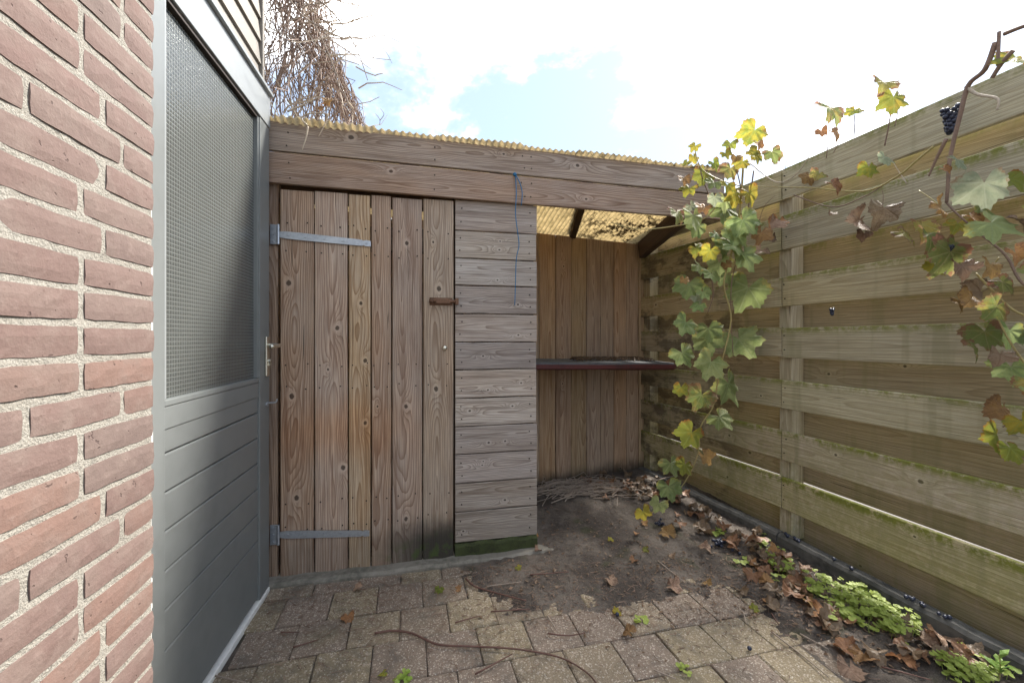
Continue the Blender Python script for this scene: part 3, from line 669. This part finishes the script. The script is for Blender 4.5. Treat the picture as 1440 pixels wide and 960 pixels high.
# ------------------------------------------------------------------ leaves
def leafmesh(seed, curl=.15, fold=.1):
    rr = random.Random(seed); bm = bmesh.new(); lob = [(-70, .45), (-42, .72), (-12, .82), (12, .72), (40, .97), (64, .74), (90, 1.08), (116, .74), (140, .97), (168, .72), (192, .82), (222, .72), (250, .45)]
    lob = [(a + rr.uniform(-5, 5), r * rr.uniform(.9, 1.1)) for a, r in lob]; n = 44
    def rad(a):
        for (a0, r0), (a1, r1) in zip(lob, lob[1:]):
            if a0 <= a <= a1: u = (a - a0) / (a1 - a0); u = u * u * (3 - 2 * u); return r0 + (r1 - r0) * u
        return .3
    ph = rr.uniform(0, 6.3); rings = [[], [], []]; c0 = bm.verts.new((0, .02, 0))
    for i in range(n + 1):
        a = -62 + 304 * i / n; r = rad(a) * (1 + (.05 if i % 2 else -.045)); th = math.radians(a)
        for k, f in enumerate((.38, .72, 1.0)):
            q = r * f if k == 2 else rad(a) * f
            x, y = q * math.cos(th), q * math.sin(th)
            z = curl * q * q * math.sin(2 * th + ph) + fold * abs(x) + .06 * f * math.sin(7 * th + ph) - curl * .5 * q * q * q
            if curl > .4: z += curl * .5 * q * q; s_ = 1 - .28 * q * curl; x *= s_; y *= s_
            rings[k].append(bm.verts.new((x, y, z + rr.uniform(-.012, .012))))
    for i in range(n):
        bm.faces.new((c0, rings[0][i], rings[0][i + 1]))
        for k in (0, 1): bm.faces.new((rings[k][i], rings[k + 1][i], rings[k + 1][i + 1], rings[k][i + 1]))
    me = bpy.data.meshes.new('leaf'); bm.to_mesh(me); bm.free(); me.polygons.foreach_set('use_smooth', [True] * len(me.polygons)); return me
LV = {}
for k, m in LM.items():
    cu = {'g': .16, 'y': .25, 'm': .32, 'o': .42, 'b': .6, 'p': .3, 'w': .1}[k]
    LV[k] = []
    for q in range(5):
        me = leafmesh(hash(k) % 1000 * 0 + ord(k) * 10 + q, cu, .12 if q % 2 else -.1); me.materials.append(m); LV[k].append(me)
def orient(nrm, tip):
    n = nrm.normalized(); y = (tip - n * tip.dot(n)).normalized(); x = y.cross(n); return Matrix((x, y, n)).transposed().to_4x4()
def vine_leaf(par, px, py, dia, k, Y, spread=.6):
    r = dia / 600 * Y / 1.58
    nrm = Vector((R.uniform(-spread, spread), -1, R.uniform(-.1, .9))); tip = Vector((R.uniform(-.8, .8), R.uniform(-.3, .2), -1))
    M = orient(nrm, tip); c = P(px, py, Y) - (M.to_3x3() @ Vector((0, .25, 0))) * r
    return link('leaf', R.choice(LV[k]), None, par, par.matrix_world.inverted() @ (Matrix.Translation(c) @ M @ Matrix.Scale(r, 4)))
def stem(par, name, pts, r0, r1, m, k=5, sides=6):
    bm = bmesh.new(); tube(bm, smoothpts([par.matrix_world.inverted() @ p for p in pts], k), r0, r1, sides); return link(name, mesh(bm, True), m, par)
def far_y(px): k = (px - CX) / F; return (PB.x + PB.y * .346) / (k + .346) if px < 1085 else 1.974 / (k + .258)
def petioles(par, mn, stempts, m):
    bm = bmesh.new()
    for o in [c for c in par.children if c.name.startswith('leaf')]:
        p = o.matrix_local.translation; q = min(stempts, key=lambda s_: (s_ - p).length)
        if (q - p).length < .22: tube(bm, smoothpts([p, p.lerp(q, .5) + Vector((0, 0, .015)), q], 3), .0011, .0016, 4)
    if bm.verts: link('leaf_stalks', mesh(bm, True), m, par)
def vine(name, label, base, leaves, stems, yf, grp):
    v = empty(name, label, 'vine', Matrix.Translation(base), grp); pts = []
    for nm, ps, r0, r1, m in stems:
        pp = [P(a, b, yf(a, b) + (c[0] if c else 0)) for a, b, *c in ps]; stem(v, nm, pp, r0, r1, m)
        pts += [p - base for p in smoothpts(pp, 4)]
    for px, py, d_, k in leaves: vine_leaf(v, px, py, d_, k, yf(px, py) + R.uniform(-.09, .05))
    petioles(v, '', pts, SHOOT); return v
yh = lambda a, b: 2.08 + .0006 * max(0, b - 250) * 1.0
HL = [(976,207,16,'y'),(976,222,16,'y'),(965,229,12,'y'),(1026,204,20,'y'),(1021,217,16,'y'),(1037,222,16,'o'),(1064,216,24,'y'),(1067,203,18,'o'),(1087,216,26,'m'),(962,252,20,'o'),(991,248,32,'y'),
 (967,267,24,'y'),(1005,232,20,'y'),(1043,229,22,'y'),(1002,258,26,'g'),(1026,240,28,'m'),(1023,262,22,'y'),(1005,280,20,'p'),(988,293,24,'o'),(953,302,30,'m'),(976,308,38,'g'),(979,322,30,'g'),(1035,276,30,'y'),(1055,276,32,'y'),
 (1026,299,52,'g'),(1049,314,46,'g'),(1020,285,30,'g'),(973,291,18,'p'),(1093,314,28,'b'),(1070,331,30,'o'),(1067,355,28,'b'),(1085,335,20,'b'),(1037,331,40,'g'),(1017,349,34,'g'),(1035,349,42,'g'),(1049,363,42,'g'),(982,350,24,'y'),(997,355,26,'y'),(1008,331,20,'g'),
 (1011,375,34,'g'),(1023,372,16,'o'),(1002,388,30,'g'),(1020,390,32,'g'),(985,376,26,'g'),(967,404,40,'g'),(963,394,14,'o'),(981,419,18,'p'),(981,431,20,'g'),(991,413,22,'g'),(1049,413,58,'g'),(963,457,34,'g'),(997,466,36,'g'),
 (1043,482,54,'g'),(995,482,42,'g'),(962,500,36,'g'),(998,514,44,'g'),(1027,545,50,'g'),(984,560,40,'m'),(957,548,22,'y'),(1016,590,36,'g'),(970,612,38,'y'),(993,643,26,'o'),(945,655,30,'g'),(962,656,26,'y'),(942,688,34,'g'),(925,710,24,'g'),(905,722,24,'y'),
 (1058,188,38,'y'),(1062,220,26,'y')]
HS = [('stem', [(1045,236),(1040,300),(1030,350),(1018,400),(1028,450),(1012,520),(1003,570),(985,600),(981,640),(957,686),(920,718),(902,730)], .005, .0028, SHOOT),
      ('stem', [(1060,240),(1046,330),(1030,390),(1028,440),(1031,500)], .0035, .0018, VSTEM), ('stem', [(985,240),(992,262),(1004,285),(1020,290)], .003, .002, VSTEM),
      ('stem', [(860,313,.1),(895,322,.05),(935,320),(985,310),(1008,290)], .0022, .0035, SHOOT), ('stem', [(1000,390),(1003,415),(995,440)], .003, .002, VSTEM),
      ('stem', [(1025,204),(1035,235),(1042,265)], .002, .003, VSTEM), ('stem', [(975,200),(985,235),(1010,252),(1042,262)], .002, .003, SHOOT)]
vine('grape_vine', 'long green vine shoot hanging from the fence where it meets the shed roof', P(1045, 236, 2.08), HL, HS, yh, 'grape vine shoots on the fence')
yt = lambda a, b: far_y(a) - .05
TL = [(1244,117,32,'m'),(1257,141,36,'y'),(1169,154,44,'m'),(1201,156,22,'y'),(1155,186,18,'o'),(1175,191,28,'o'),(1087,218,26,'o'),(1246,224,26,'p'),(1222,238,26,'y'),(1135,250,24,'o'),(1151,246,24,'m'),(1175,262,28,'o'),(1208,313,46,'b'),(1242,297,46,'b'),(1097,313,30,'o'),(1170,300,14,'b'),(1215,330,22,'b')]
TS_ = [('stem', [(1050,262),(1090,263),(1139,264),(1214,269),(1262,248),(1290,225),(1313,206)], .0025, .0045, SHOOT), ('stem', [(1055,230),(1091,256),(1119,246),(1139,218)], .003, .002, TWIGP),
       ('stem', [(1116,274),(1170,291),(1214,277),(1240,262)], .003, .002, VSTEM), ('stem', [(1201,192),(1202,170),(1200,155)], .002, .0015, VSTEM), ('stem', [(1125,222),(1145,205),(1160,192)], .002, .001, VSTEM),
       ('stem', [(1162,222),(1166,190),(1169,160)], .0022, .0014, VSTEM), ('stem', [(1172,215),(1178,203),(1175,192)], .002, .0012, VSTEM), ('stem', [(1258,178),(1262,158),(1257,141)], .002, .0014, VSTEM), ('stem', [(1215,186),(1215,160),(1213,132)], .0012, .0006, VSTEM), ('stem', [(1104,240),(1110,205),(1121,178)], .001, .0005, VSTEM), ('stem', [(1244,205),(1250,175),(1254,140),(1246,118)], .003, .0016, VSTEM),
       ('stem', [(1068,310),(1075,290),(1090,275)], .0018, .001, VSTEM), ('stem', [(1275,258),(1262,238),(1254,225)], .002, .001, TWIGP), ('stem', [(1240,300),(1242,275),(1238,262)], .0015, .001, VSTEM)]
vine('grape_vine', 'thin vine shoot trailing along the fence top with dry brown leaves', P(1180, 260, yt(1180, 0)), TL, TS_, yt, 'grape vine shoots on the fence')
yr = lambda a, b: far_y(a) - .10
RL = [(1428,82,44,'y'),(1349,226,28,'p'),(1331,238,16,'o'),(1384,266,60,'p'),(1424,256,38,'y'),(1323,293,38,'o'),(1277,331,38,'m'),(1299,319,34,'m'),(1309,333,38,'m'),(1345,317,30,'y'),(1384,293,38,'g'),(1372,307,28,'o'),(1404,317,58,'g'),(1432,313,32,'b'),
 (1333,362,58,'m'),(1313,376,30,'y'),(1356,376,38,'b'),(1392,376,34,'o'),(1430,362,40,'o'),(1376,416,46,'b'),(1373,422,46,'o'),(1398,434,40,'m'),(1352,428,34,'o'),(1386,472,46,'m'),(1419,470,44,'g'),(1373,492,34,'m'),(1407,501,34,'b'),(1423,522,48,'g'),(1411,580,48,'o'),(1440,597,36,'y'),(1402,617,46,'y'),(1425,634,36,'y'),
 (1450,480,44,'g'),(1455,560,44,'g'),(1462,380,44,'m'),(1470,300,46,'g'),(1450,540,40,'m'),(1480,430,50,'g'),(1345,345,30,'m'),(1415,400,34,'m')]
RS = [('stem', [(1400,60),(1385,98),(1362,120),(1350,163),(1336,222),(1333,260),(1331,285)], .0085, .005, VSTEM), ('stem', [(1405,45),(1404,70),(1403,92)], .005, .005, VSTEM), ('stem', [(1425,71),(1408,90),(1395,110)], .007, .006, VSTEM), ('stem', [(1412,48),(1432,40),(1460,30)], .006, .005, VSTEM),
      ('stem', [(1358,122),(1375,133),(1403,139),(1402,155)], .005, .003, TWIGP), ('stem', [(1331,195),(1316,225),(1306,248)], .007, .003, VSTEM), ('stem', [(1500,420),(1440,400),(1415,360),(1380,330),(1345,300),(1331,285)], .004, .003, VSTEM),
      ('stem', [(1460,450),(1425,436),(1395,408),(1372,384)], .004, .003, SHOOT), ('stem', [(1500,560),(1450,520),(1420,480),(1400,440)], .004, .002, SHOOT), ('stem', [(1470,600),(1435,590),(1410,600)], .003, .002, VSTEM), ('stem', [(1405,362),(1395,375),(1388,380)], .0025, .002, SHOOT),
      ('stem', [(1292,268),(1310,280),(1325,292)], .002, .0015, SHOOT)]
vr = vine('grape_vine', 'leafy vine with mottled red and green leaves climbing over the near fence', P(1340, 260, yr(1340, 0)), RL, RS, yr, 'grape vine shoots on the fence')
def bunch(par, c, w_, h_, n, r, name='grape_bunch'):
    bm = bmesh.new()
    for i in range(n):
        u = i / n; a = i * 2.4; k = w_ * (1 - .6 * u)
        bmesh.ops.create_icosphere(bm, subdivisions=2, radius=r * R.uniform(.85, 1.1), matrix=Matrix.Translation(c + Vector((math.cos(a) * k * R.uniform(.5, 1), math.sin(a) * k * R.uniform(.5, 1), -u * h_))))
    me = mesh(bm, True); return link(name, me, GRAPE, par)
inv_ = lambda v, p: v.matrix_world.inverted() @ p
bunch(vr, inv_(vr, P(1337, 152, 1.5)), .026, .085, 46, .0085); bunch(vr, inv_(vr, P(1330, 347, 1.40)), .02, .02, 10, .0085); bunch(vr, inv_(vr, P(1170, 434, 2.02)), .008, .03, 8, .007)

# ------------------------------------------------------------------ dry climber on the roof
dc = empty('dry_climber', 'tangle of bare dry climber twigs spilling over the shed roof', 'climber', Matrix.Translation((-1.15, 2.35, 2.1)))
bm = bmesh.new(); rr = random.Random(3)
for i in range(400):
    x0 = rr.uniform(-.32, .42); hgt = rr.uniform(.5, 1.6) * (1 - max(0, x0) * .9); y0 = rr.uniform(-.16, .45)
    p = Vector((x0 - .12, y0, hgt)); pts = [p.copy()]; lean = Vector((rr.uniform(-.05, .25), rr.uniform(-.12, .06), -1)).normalized()
    L = rr.uniform(.35, 1.2); n_ = 6
    for k in range(n_):
        lean = (lean + Vector((rr.gauss(0, .26), rr.gauss(0, .22), rr.gauss(0, .12)))).normalized(); p = p + lean * (L / n_)
        if p.z < .04: p.z = .04 + rr.uniform(0, .05)
        pts.append(p.copy())
    for q in pts:
        lim = .34 - q.z * .34
        if q.x > lim: q.x = lim - abs(rr.gauss(0, .07)) + (.06 if rr.random() < .1 else 0)
    tube(bm, pts, .011 if i % 40 == 0 else rr.uniform(.0018, .005), .0012, 4)
tag(link('twigs', mesh(bm), VSTEM, dc), kind='stuff')
bm = bmesh.new()
for i in range(120):
    x0 = rr.uniform(-.3, .4); p = Vector((x0 - .1, rr.uniform(-.2, .1), rr.uniform(.1, 1.4) * (1 - max(0, x0)))); d = Vector((rr.uniform(-.3, .6), rr.uniform(-.3, .2), rr.uniform(-1, .3))).normalized(); pts = [p]
    for k in range(5): d = (d + Vector((rr.gauss(0, .3), rr.gauss(0, .2), rr.gauss(0, .2)))).normalized(); pts.append(pts[-1] + d * rr.uniform(.03, .09))
    for q in pts: q.z = max(q.z, .03)
    tube(bm, pts, .004, .0015, 4)
tag(link('pale_twigs', mesh(bm), TWIGP, dc), kind='stuff')
for pp, r0, m in (([(436,-6),(455,6),(478,30),(498,62),(508,85),(517,113)], .004, TWIG), ([(405,-4),(425,22),(450,38),(484,56)], .004, TWIG), ([(430,8),(450,5),(464,3)], .003, TWIG), ([(440,30),(462,75),(470,100),(478,124)], .0035, TWIG),
                 ([(432,176),(424,167),(434,160),(458,160),(461,165)], .004, TWIGP), ([(433,178),(430,195),(425,211)], .0042, TWIGP), ([(461,160),(458,172),(448,192)], .003, TWIGP), ([(404,157),(430,146),(457,132)], .0045, TWIGP), ([(534,176),(534,168),(528,160)], .0022, TWIG), ([(534,170),(540,161),(535,153)], .002, TWIG), ([(500,150),(510,168),(514,163)], .002, TWIG), ([(470,110),(490,145),(505,170)], .0025, TWIG), ([(455,60),(480,120),(498,165)], .003, TWIG)):
    Yb = 1.87 if pp[0][1] > 155 and pp[0][0] < 470 else 2.05
    stem(dc, 'branch', [P(a, b, Yb) for a, b in pp], r0, r0 * .5, m)
for px, py in ((455, 146), (452, 152), (460, 143)): vine_leaf(dc, px, py, 15, 'o', 2.02)

# ------------------------------------------------------------------ things on the ground
def flat_leaf(px, py, size, k, label):
    p = GS(px, py); r = size / 1.7
    M = orient(Vector((R.uniform(-.35, .35), R.uniform(-.5, .1), 1)), Vector((R.uniform(-1, 1), R.uniform(-1, 1), 0)))
    kx_ = 1.974 - .258 * p.y if p.y < 2.25 else 2.17 - .346 * p.y
    wh = 'in the drift beside the kerb' if kx_ - p.x < .25 else ('on the paving slabs' if pdist(p.x, p.y) < .02 else ('on the soil beside the shed siding' if p.x < .25 else 'on the bare dark soil'))
    label = ('large ' if size > .085 else 'small ' if size < .055 and k != 'y' else '') + label.replace('on the ground', wh)
    o = link('fallen_leaf', R.choice(LV[k]), None, None, Matrix.Translation(p + Vector((0, 0, .010 + .1 * r))) @ M @ Matrix.Scale(r, 4)); return tag(o, label, 'leaf', 'fallen leaves on the ground')
LB = {'y': 'small yellow leaf lying flat on the ground', 'o': 'curled orange brown leaf fallen on the ground', 'b': 'dry crumpled brown vine leaf on the ground'}
for px, py, s_, k in ((618,831,.045,'y'),(643,831,.034,'o'),(489,870,.06,'o'),(505,830,.055,'b'),(940,755,.105,'o'),(993,775,.075,'b'),(858,819,.07,'b'),(945,828,.09,'b'),(885,893,.07,'o'),(868,864,.04,'y'),(994,824,.05,'o'),(909,775,.04,'y'),(944,783,.05,'b'),(892,790,.05,'o'),(859,762,.035,'y'),(896,753,.04,'o'),
   (728,800,.035,'y'),(752,757,.06,'o'),(757,776,.05,'b'),(1190,918,.10,'o'),(1215,925,.10,'o'),(1195,945,.10,'b'),(1268,932,.09,'o'),(1090,728,.08,'b'),(1062,800,.07,'o'),(1050,812,.06,'o'),(1078,822,.08,'o'),(1330,905,.11,'b'),(1300,905,.09,'b'),(1135,848,.08,'o'),(1150,865,.09,'o'),(1165,880,.08,'b'),(540,950,.035,'y'),(1094,780,.09,'o'),(1130,800,.07,'b'),(905,738,.05,'o'),(1060,860,.04,'y'),(735,765,.04,'o'),(1080,850,.05,'o')):
    flat_leaf(px, py, s_, k, LB[k])
# leaf litter (uncountable)
def litter(name, label, spots, k, smin, smax, lift=.0):
    bm = bmesh.new()
    for px, py, sx, sy, n in spots:
        for _ in range(int(n * .45) + 1):
            p = GS(px + R.gauss(0, sx), py + R.gauss(0, sy)); kx = Vector((1.974 - .258 * p.y, 0, 0)).x if p.y < 2.25 else 2.17 - .346 * p.y
            if p.x > kx - .02 or p.y > 3.3 or p.y > 3.0 + .44 * (p.x - .176) - .02: continue
            if p.x < .14 and p.y > 2.12: continue
            r = R.uniform(smin, smax) / 1.7; M = Matrix.Translation(p + Vector((0, 0, .012 + R.uniform(0, lift)))) @ orient(Vector((R.uniform(-.5, .5), R.uniform(-.5, .3), 1)), Vector((R.uniform(-1, 1), R.uniform(-1, 1), 0))) @ Matrix.Scale(r, 4)
            i0 = len(bm.verts); bm.from_mesh(R.choice(LV[k])); bm.verts.ensure_lookup_table()
            for v in bm.verts[i0:]: v.co = M @ v.co
    me = bpy.data.meshes.new('litter'); bm.to_mesh(me); bm.free(); me.polygons.foreach_set('use_smooth', [True] * len(me.polygons)); me.materials.append(LM[k])
    tag(link(name, me), label, kind='stuff')
SP1 = [(880,683,34,9,60),(915,690,22,9,40),(955,700,16,8,26),(985,730,20,10,26),(1040,760,22,9,30),(1085,795,18,12,30),(1125,830,18,14,30),(1175,870,18,12,14),(1290,905,30,14,14),(1340,930,20,10,10)]
litter('leaf_litter', 'brown fallen vine leaves drifted along the fence and corner', SP1, 'b', .035, .10, .02)
litter('leaf_litter', 'orange brown fallen leaves mixed in the drift by the kerb', [(a, b, c, d, n // 2) for a, b, c, d, n in SP1], 'o', .03, .095, .025)
# twigs
def ground_twig(pts, r0, m, label, lift=.006):
    bm = bmesh.new(); pp = []
    for px, py in pts: p = GS(px, py); p.z += lift + R.uniform(0, .004); pp.append(p)
    tube(bm, smoothpts(pp, 4), r0, r0 * .55, 6)
    if label.startswith('thin'):
        L_ = (pp[-1] - pp[0]).length; q_ = pp[0]
        label = ('reddish ' if m is TWIGR else 'grey ') + ('long ' if L_ > .22 else 'short ' if L_ < .1 else '') + 'dry twig lying ' + ('on the paving slabs' if pdist(q_.x, q_.y) < 0 else 'on the dark soil')
    tag(link('twig', mesh(bm, True), m), label, 'twig', 'twigs on the ground')
ground_twig([(527,892),(552,889),(580,893),(615,908),(660,911),(720,915),(770,923),(800,932),(828,950),(842,968)], .0042, TWIGR, 'long curved red brown vine twig lying across the slabs')
ground_twig([(655,815),(668,826),(700,836),(740,847)], .0045, TWIGR, 'short dark red twig on soil before the shed door')
for pts in ([(685,827),(733,820)], [(412,913),(448,901)], [(640,878),(675,868)], [(668,950),(720,922)], [(770,868),(782,888)], [(1085,890),(1130,925),(1165,955)], [(1125,893),(1165,915)], [(300,952),(345,962)], [(637,897),(620,890)], [(770,893),(800,896),(822,892)], [(925,790),(962,820)], [(920,945),(950,958)], [(1045,862),(1050,880)], [(1085,865),(1095,880)], [(690,862),(745,858)], [(1250,910),(1300,900)], [(1240,940),(1310,960)], [(395,892),(420,891)], [(745,810),(800,806)]):
    ground_twig(pts, .003, TWIGR if R.random() < .6 else TWIG, 'thin dry twig lying on the ground')
bm = bmesh.new()
for i in range(150):
    c = GS(R.gauss(822, 38), R.gauss(686, 8)); 
    if c.y > 2.98 + .44 * (c.x - .176): continue
    a = R.gauss(.35, .5); L = R.uniform(.12, .5); d = Vector((math.cos(a), math.sin(a) * .6, 0)); pts = []
    for k in range(5):
        q = c + d * L * (k / 4 - .5) + Vector((R.gauss(0, .012), R.gauss(0, .012), 0)); q.y = min(q.y, 3.0 + .44 * (q.x - .176)); q.x = max(q.x, .13); q.z = gz(q.x, q.y) + .006 + .05 * R.random() * (1 - abs(k - 2) / 3); pts.append(q)
    tube(bm, pts, R.uniform(.002, .0045), .0015, 4)
tag(link('twig_heap', mesh(bm), TWIG), 'heap of thin grey twigs along the bay back wall', kind='stuff')
bm = bmesh.new()
for i in range(5200):
    px = R.uniform(300, 1300); py = 790 + abs(R.gauss(0, 55)) if R.random() < .75 else R.uniform(760, 960)
    if px > 760 and R.random() < .5: py = R.uniform(700, 880)
    p = GS(px, py); kx = 1.94 - .258 * p.y if p.y < 2.25 else 2.13 - .346 * p.y
    if p.x > kx or p.x < -.66 - .2 * p.y or (p.y > 1.86 + .235 * (p.x + 1.07) and p.x < .16) or p.y > 2.95: continue
    a = R.uniform(0, 6.28); L = R.uniform(.005, .045) * R.random() + .006; d = Vector((math.cos(a), math.sin(a), R.uniform(-.05, .15))) * L
    tube(bm, [p + Vector((0, 0, .003)) - d / 2, p + Vector((R.uniform(-.003, .003), R.uniform(-.003, .003), .005)), p + Vector((0, 0, .004)) + d / 2], R.uniform(.0006, .0019), .0006, 3)
tag(link('plant_debris', mesh(bm), VSTEM), 'scattered twig bits and needles on slabs and soil', kind='stuff')
bm = bmesh.new()
for i in range(170):
    u = R.uniform(-.3, 1.05); p = fl.lerp(fr, .5 + u * .45); q = bl_.lerp(br, .5 + u * .45); p = p.lerp(q, R.uniform(.3, .95)); a = R.uniform(0, 6.3); d = Vector((math.cos(a), math.sin(a), R.uniform(0, .3))) * R.uniform(.02, .07)
    if p.x > 1.03: continue
    tube(bm, [p - d / 2 + Vector((0, 0, .01)), p + Vector((R.uniform(-.01, .01), R.uniform(-.01, .01), .02)), p + d / 2 + Vector((0, 0, .012))], .005, .002, 4)
tag(link('shelf_debris', mesh(bm), LM['b']), 'dry brown plant bits lying on the shelf', kind='stuff')
bm = bmesh.new()
for i in range(1900):
    px = R.uniform(640, 1300); py = R.gauss(800, 50) if R.random() < .6 else 700 + (px - 700) * .38 + R.gauss(0, 25)
    if py < 680 or py > 960: continue
    p = GS(px, py); kx = 1.94 - .258 * p.y if p.y < 2.25 else 2.13 - .346 * p.y
    if p.x > kx or p.y > 2.95 or (p.x < .16 and p.y > 1.86 + .235 * (p.x + 1.07)): continue
    a = R.uniform(0, 6.28); r = R.uniform(.003, .013) * R.random() + .002; u = Vector((math.cos(a), math.sin(a), R.uniform(-.4, .4))) * r; v_ = Vector((-math.sin(a), math.cos(a), R.uniform(-.4, .4))) * r * .6; c = p + Vector((0, 0, .005))
    q = [bm.verts.new(c + w_) for w_ in (u, v_ + u * .2, -u * .9, -v_ - u * .3)]; m_ = bm.verts.new(c + Vector((0, 0, r * R.uniform(-.3, .5))))
    for k in range(4): bm.faces.new((q[k], q[(k + 1) % 4], m_))
tag(link('leaf_crumbs', mesh(bm), LM['b']), 'brown leaf crumbs strewn over the soil', kind='stuff')
# fallen grapes
for px, py, n in ((1012, 766, 26), (925, 738, 10)):
    p = GS(px, py); bm = bmesh.new()
    for _ in range(n): bmesh.ops.create_icosphere(bm, subdivisions=2, radius=R.uniform(.007, .009), matrix=Matrix.Translation(p + Vector((R.gauss(0, .016), R.gauss(0, .014), R.uniform(.008, .026)))))
    tag(link('grape_bunch', mesh(bm, True), GRAPE), 'fallen bunch of dark blue grapes on the soil' if n > 20 else 'few shrivelled dark grapes on soil below the hanging vine', 'grapes')
bm = bmesh.new()
for i in range(22):
    s_ = R.choice((.05, .09, .35, .62, .7)) + R.gauss(0, .025); p = frame((PB.x, PB.y), nd_) @ Vector((s_, R.uniform(.006, .026), .094)); bmesh.ops.create_icosphere(bm, subdivisions=2, radius=R.uniform(.006, .009), matrix=Matrix.Translation(p))
for px, py in ((1054, 914), (868, 866), (1100, 838), (1030, 775), (1040, 780), (1000, 770)): 
    p = GS(px, py); bmesh.ops.create_icosphere(bm, subdivisions=2, radius=.008, matrix=Matrix.Translation(p + Vector((0, 0, .008))))
tag(link('dropped_grapes', mesh(bm, True), GRAPE), 'loose dark grapes dropped along the concrete kerb', kind='stuff')
# green ground cover
def disc(bm, c, n, r):
    n = n.normalized(); a = n.orthogonal().normalized(); b = n.cross(a); vs_ = [bm.verts.new(c + (a * math.cos(k * math.pi / 4) + b * math.sin(k * math.pi / 4)) * r * (1 if k else .75) + n * (.12 * r)) for k in range(8)]; m_ = bm.verts.new(c)
    for k in range(8): bm.faces.new((m_, vs_[k], vs_[(k + 1) % 8]))
def cover(label, spots):
    bm = bmesh.new()
    for px, py, sx, sy, n, hh in spots:
        for _ in range(n):
            p = GS(px + R.gauss(0, sx), py + R.gauss(0, sy)); kx = 1.974 - .258 * p.y
            if p.x > kx - .012: continue
            h_ = R.uniform(.3, 1) * hh; c = p + Vector((R.uniform(-.01, .01), R.uniform(-.01, .01), h_)); tube(bm, [p, c], .0009, .0007, 3)
            for q in range(R.choice((2, 3, 3))):
                a = q * 2.1 + R.random(); disc(bm, c + Vector((math.cos(a), math.sin(a), 0)) * .008, Vector((R.uniform(-.4, .4), R.uniform(-.7, .2), 1)), R.uniform(.006, .0105))
    me = bpy.data.meshes.new('cover'); bm.to_mesh(me); bm.free(); me.materials.append(LM['w']); me.polygons.foreach_set('use_smooth', [True] * len(me.polygons)); tag(link('ground_cover', me), label, kind='stuff')
cover('low bright green weeds with round leaves along the kerb', [(1100,805,9,10,46,.03),(1085,785,5,5,10,.025),(1150,828,14,7,55,.035),(1205,845,20,10,120,.045),(1190,868,14,7,60,.035),(1240,862,14,9,80,.045),(1262,885,14,8,70,.04),(1345,938,16,9,60,.035),(1380,955,20,6,40,.03),(1005,750,7,3,12,.03),(1075,767,5,4,12,.025),(1045,792,4,3,8,.02),(903,873,4,3,5,.012),(965,944,3,3,4,.012),(567,955,4,3,6,.012)])
wp_ = empty('weed', 'upright leafy green weed against the concrete kerb', 'weed', Matrix.Translation(GS(1405, 955)))
for i in range(14):
    a = R.uniform(0, 6.28); d = Vector((math.cos(a) * .6, math.sin(a) * .6, R.uniform(.3, 1))).normalized(); L = R.uniform(.035, .06); c = Vector((0, 0, R.uniform(.02, .07))); bm = bmesh.new(); sd_ = d.cross(Vector((0, 0, 1))).normalized() * .010
    vv = [bm.verts.new(c), bm.verts.new(c + d * L * .45 + sd_), bm.verts.new(c + d * L + Vector((0, 0, -.012))), bm.verts.new(c + d * L * .45 - sd_), bm.verts.new(c + d * L * .5 - Vector((0, 0, .004)))]
    for q in ((0, 1, 4), (1, 2, 4), (2, 3, 4), (3, 0, 4)): bm.faces.new([vv[k] for k in q])
    link('leaf', mesh(bm, True), LM['w'], wp_)
stem(wp_, 'stem', [wp_.matrix_world @ Vector((0, 0, -.01)), wp_.matrix_world @ Vector((.004, 0, .04)), wp_.matrix_world @ Vector((0, 0, .08))], .002, .0015, SHOOT)
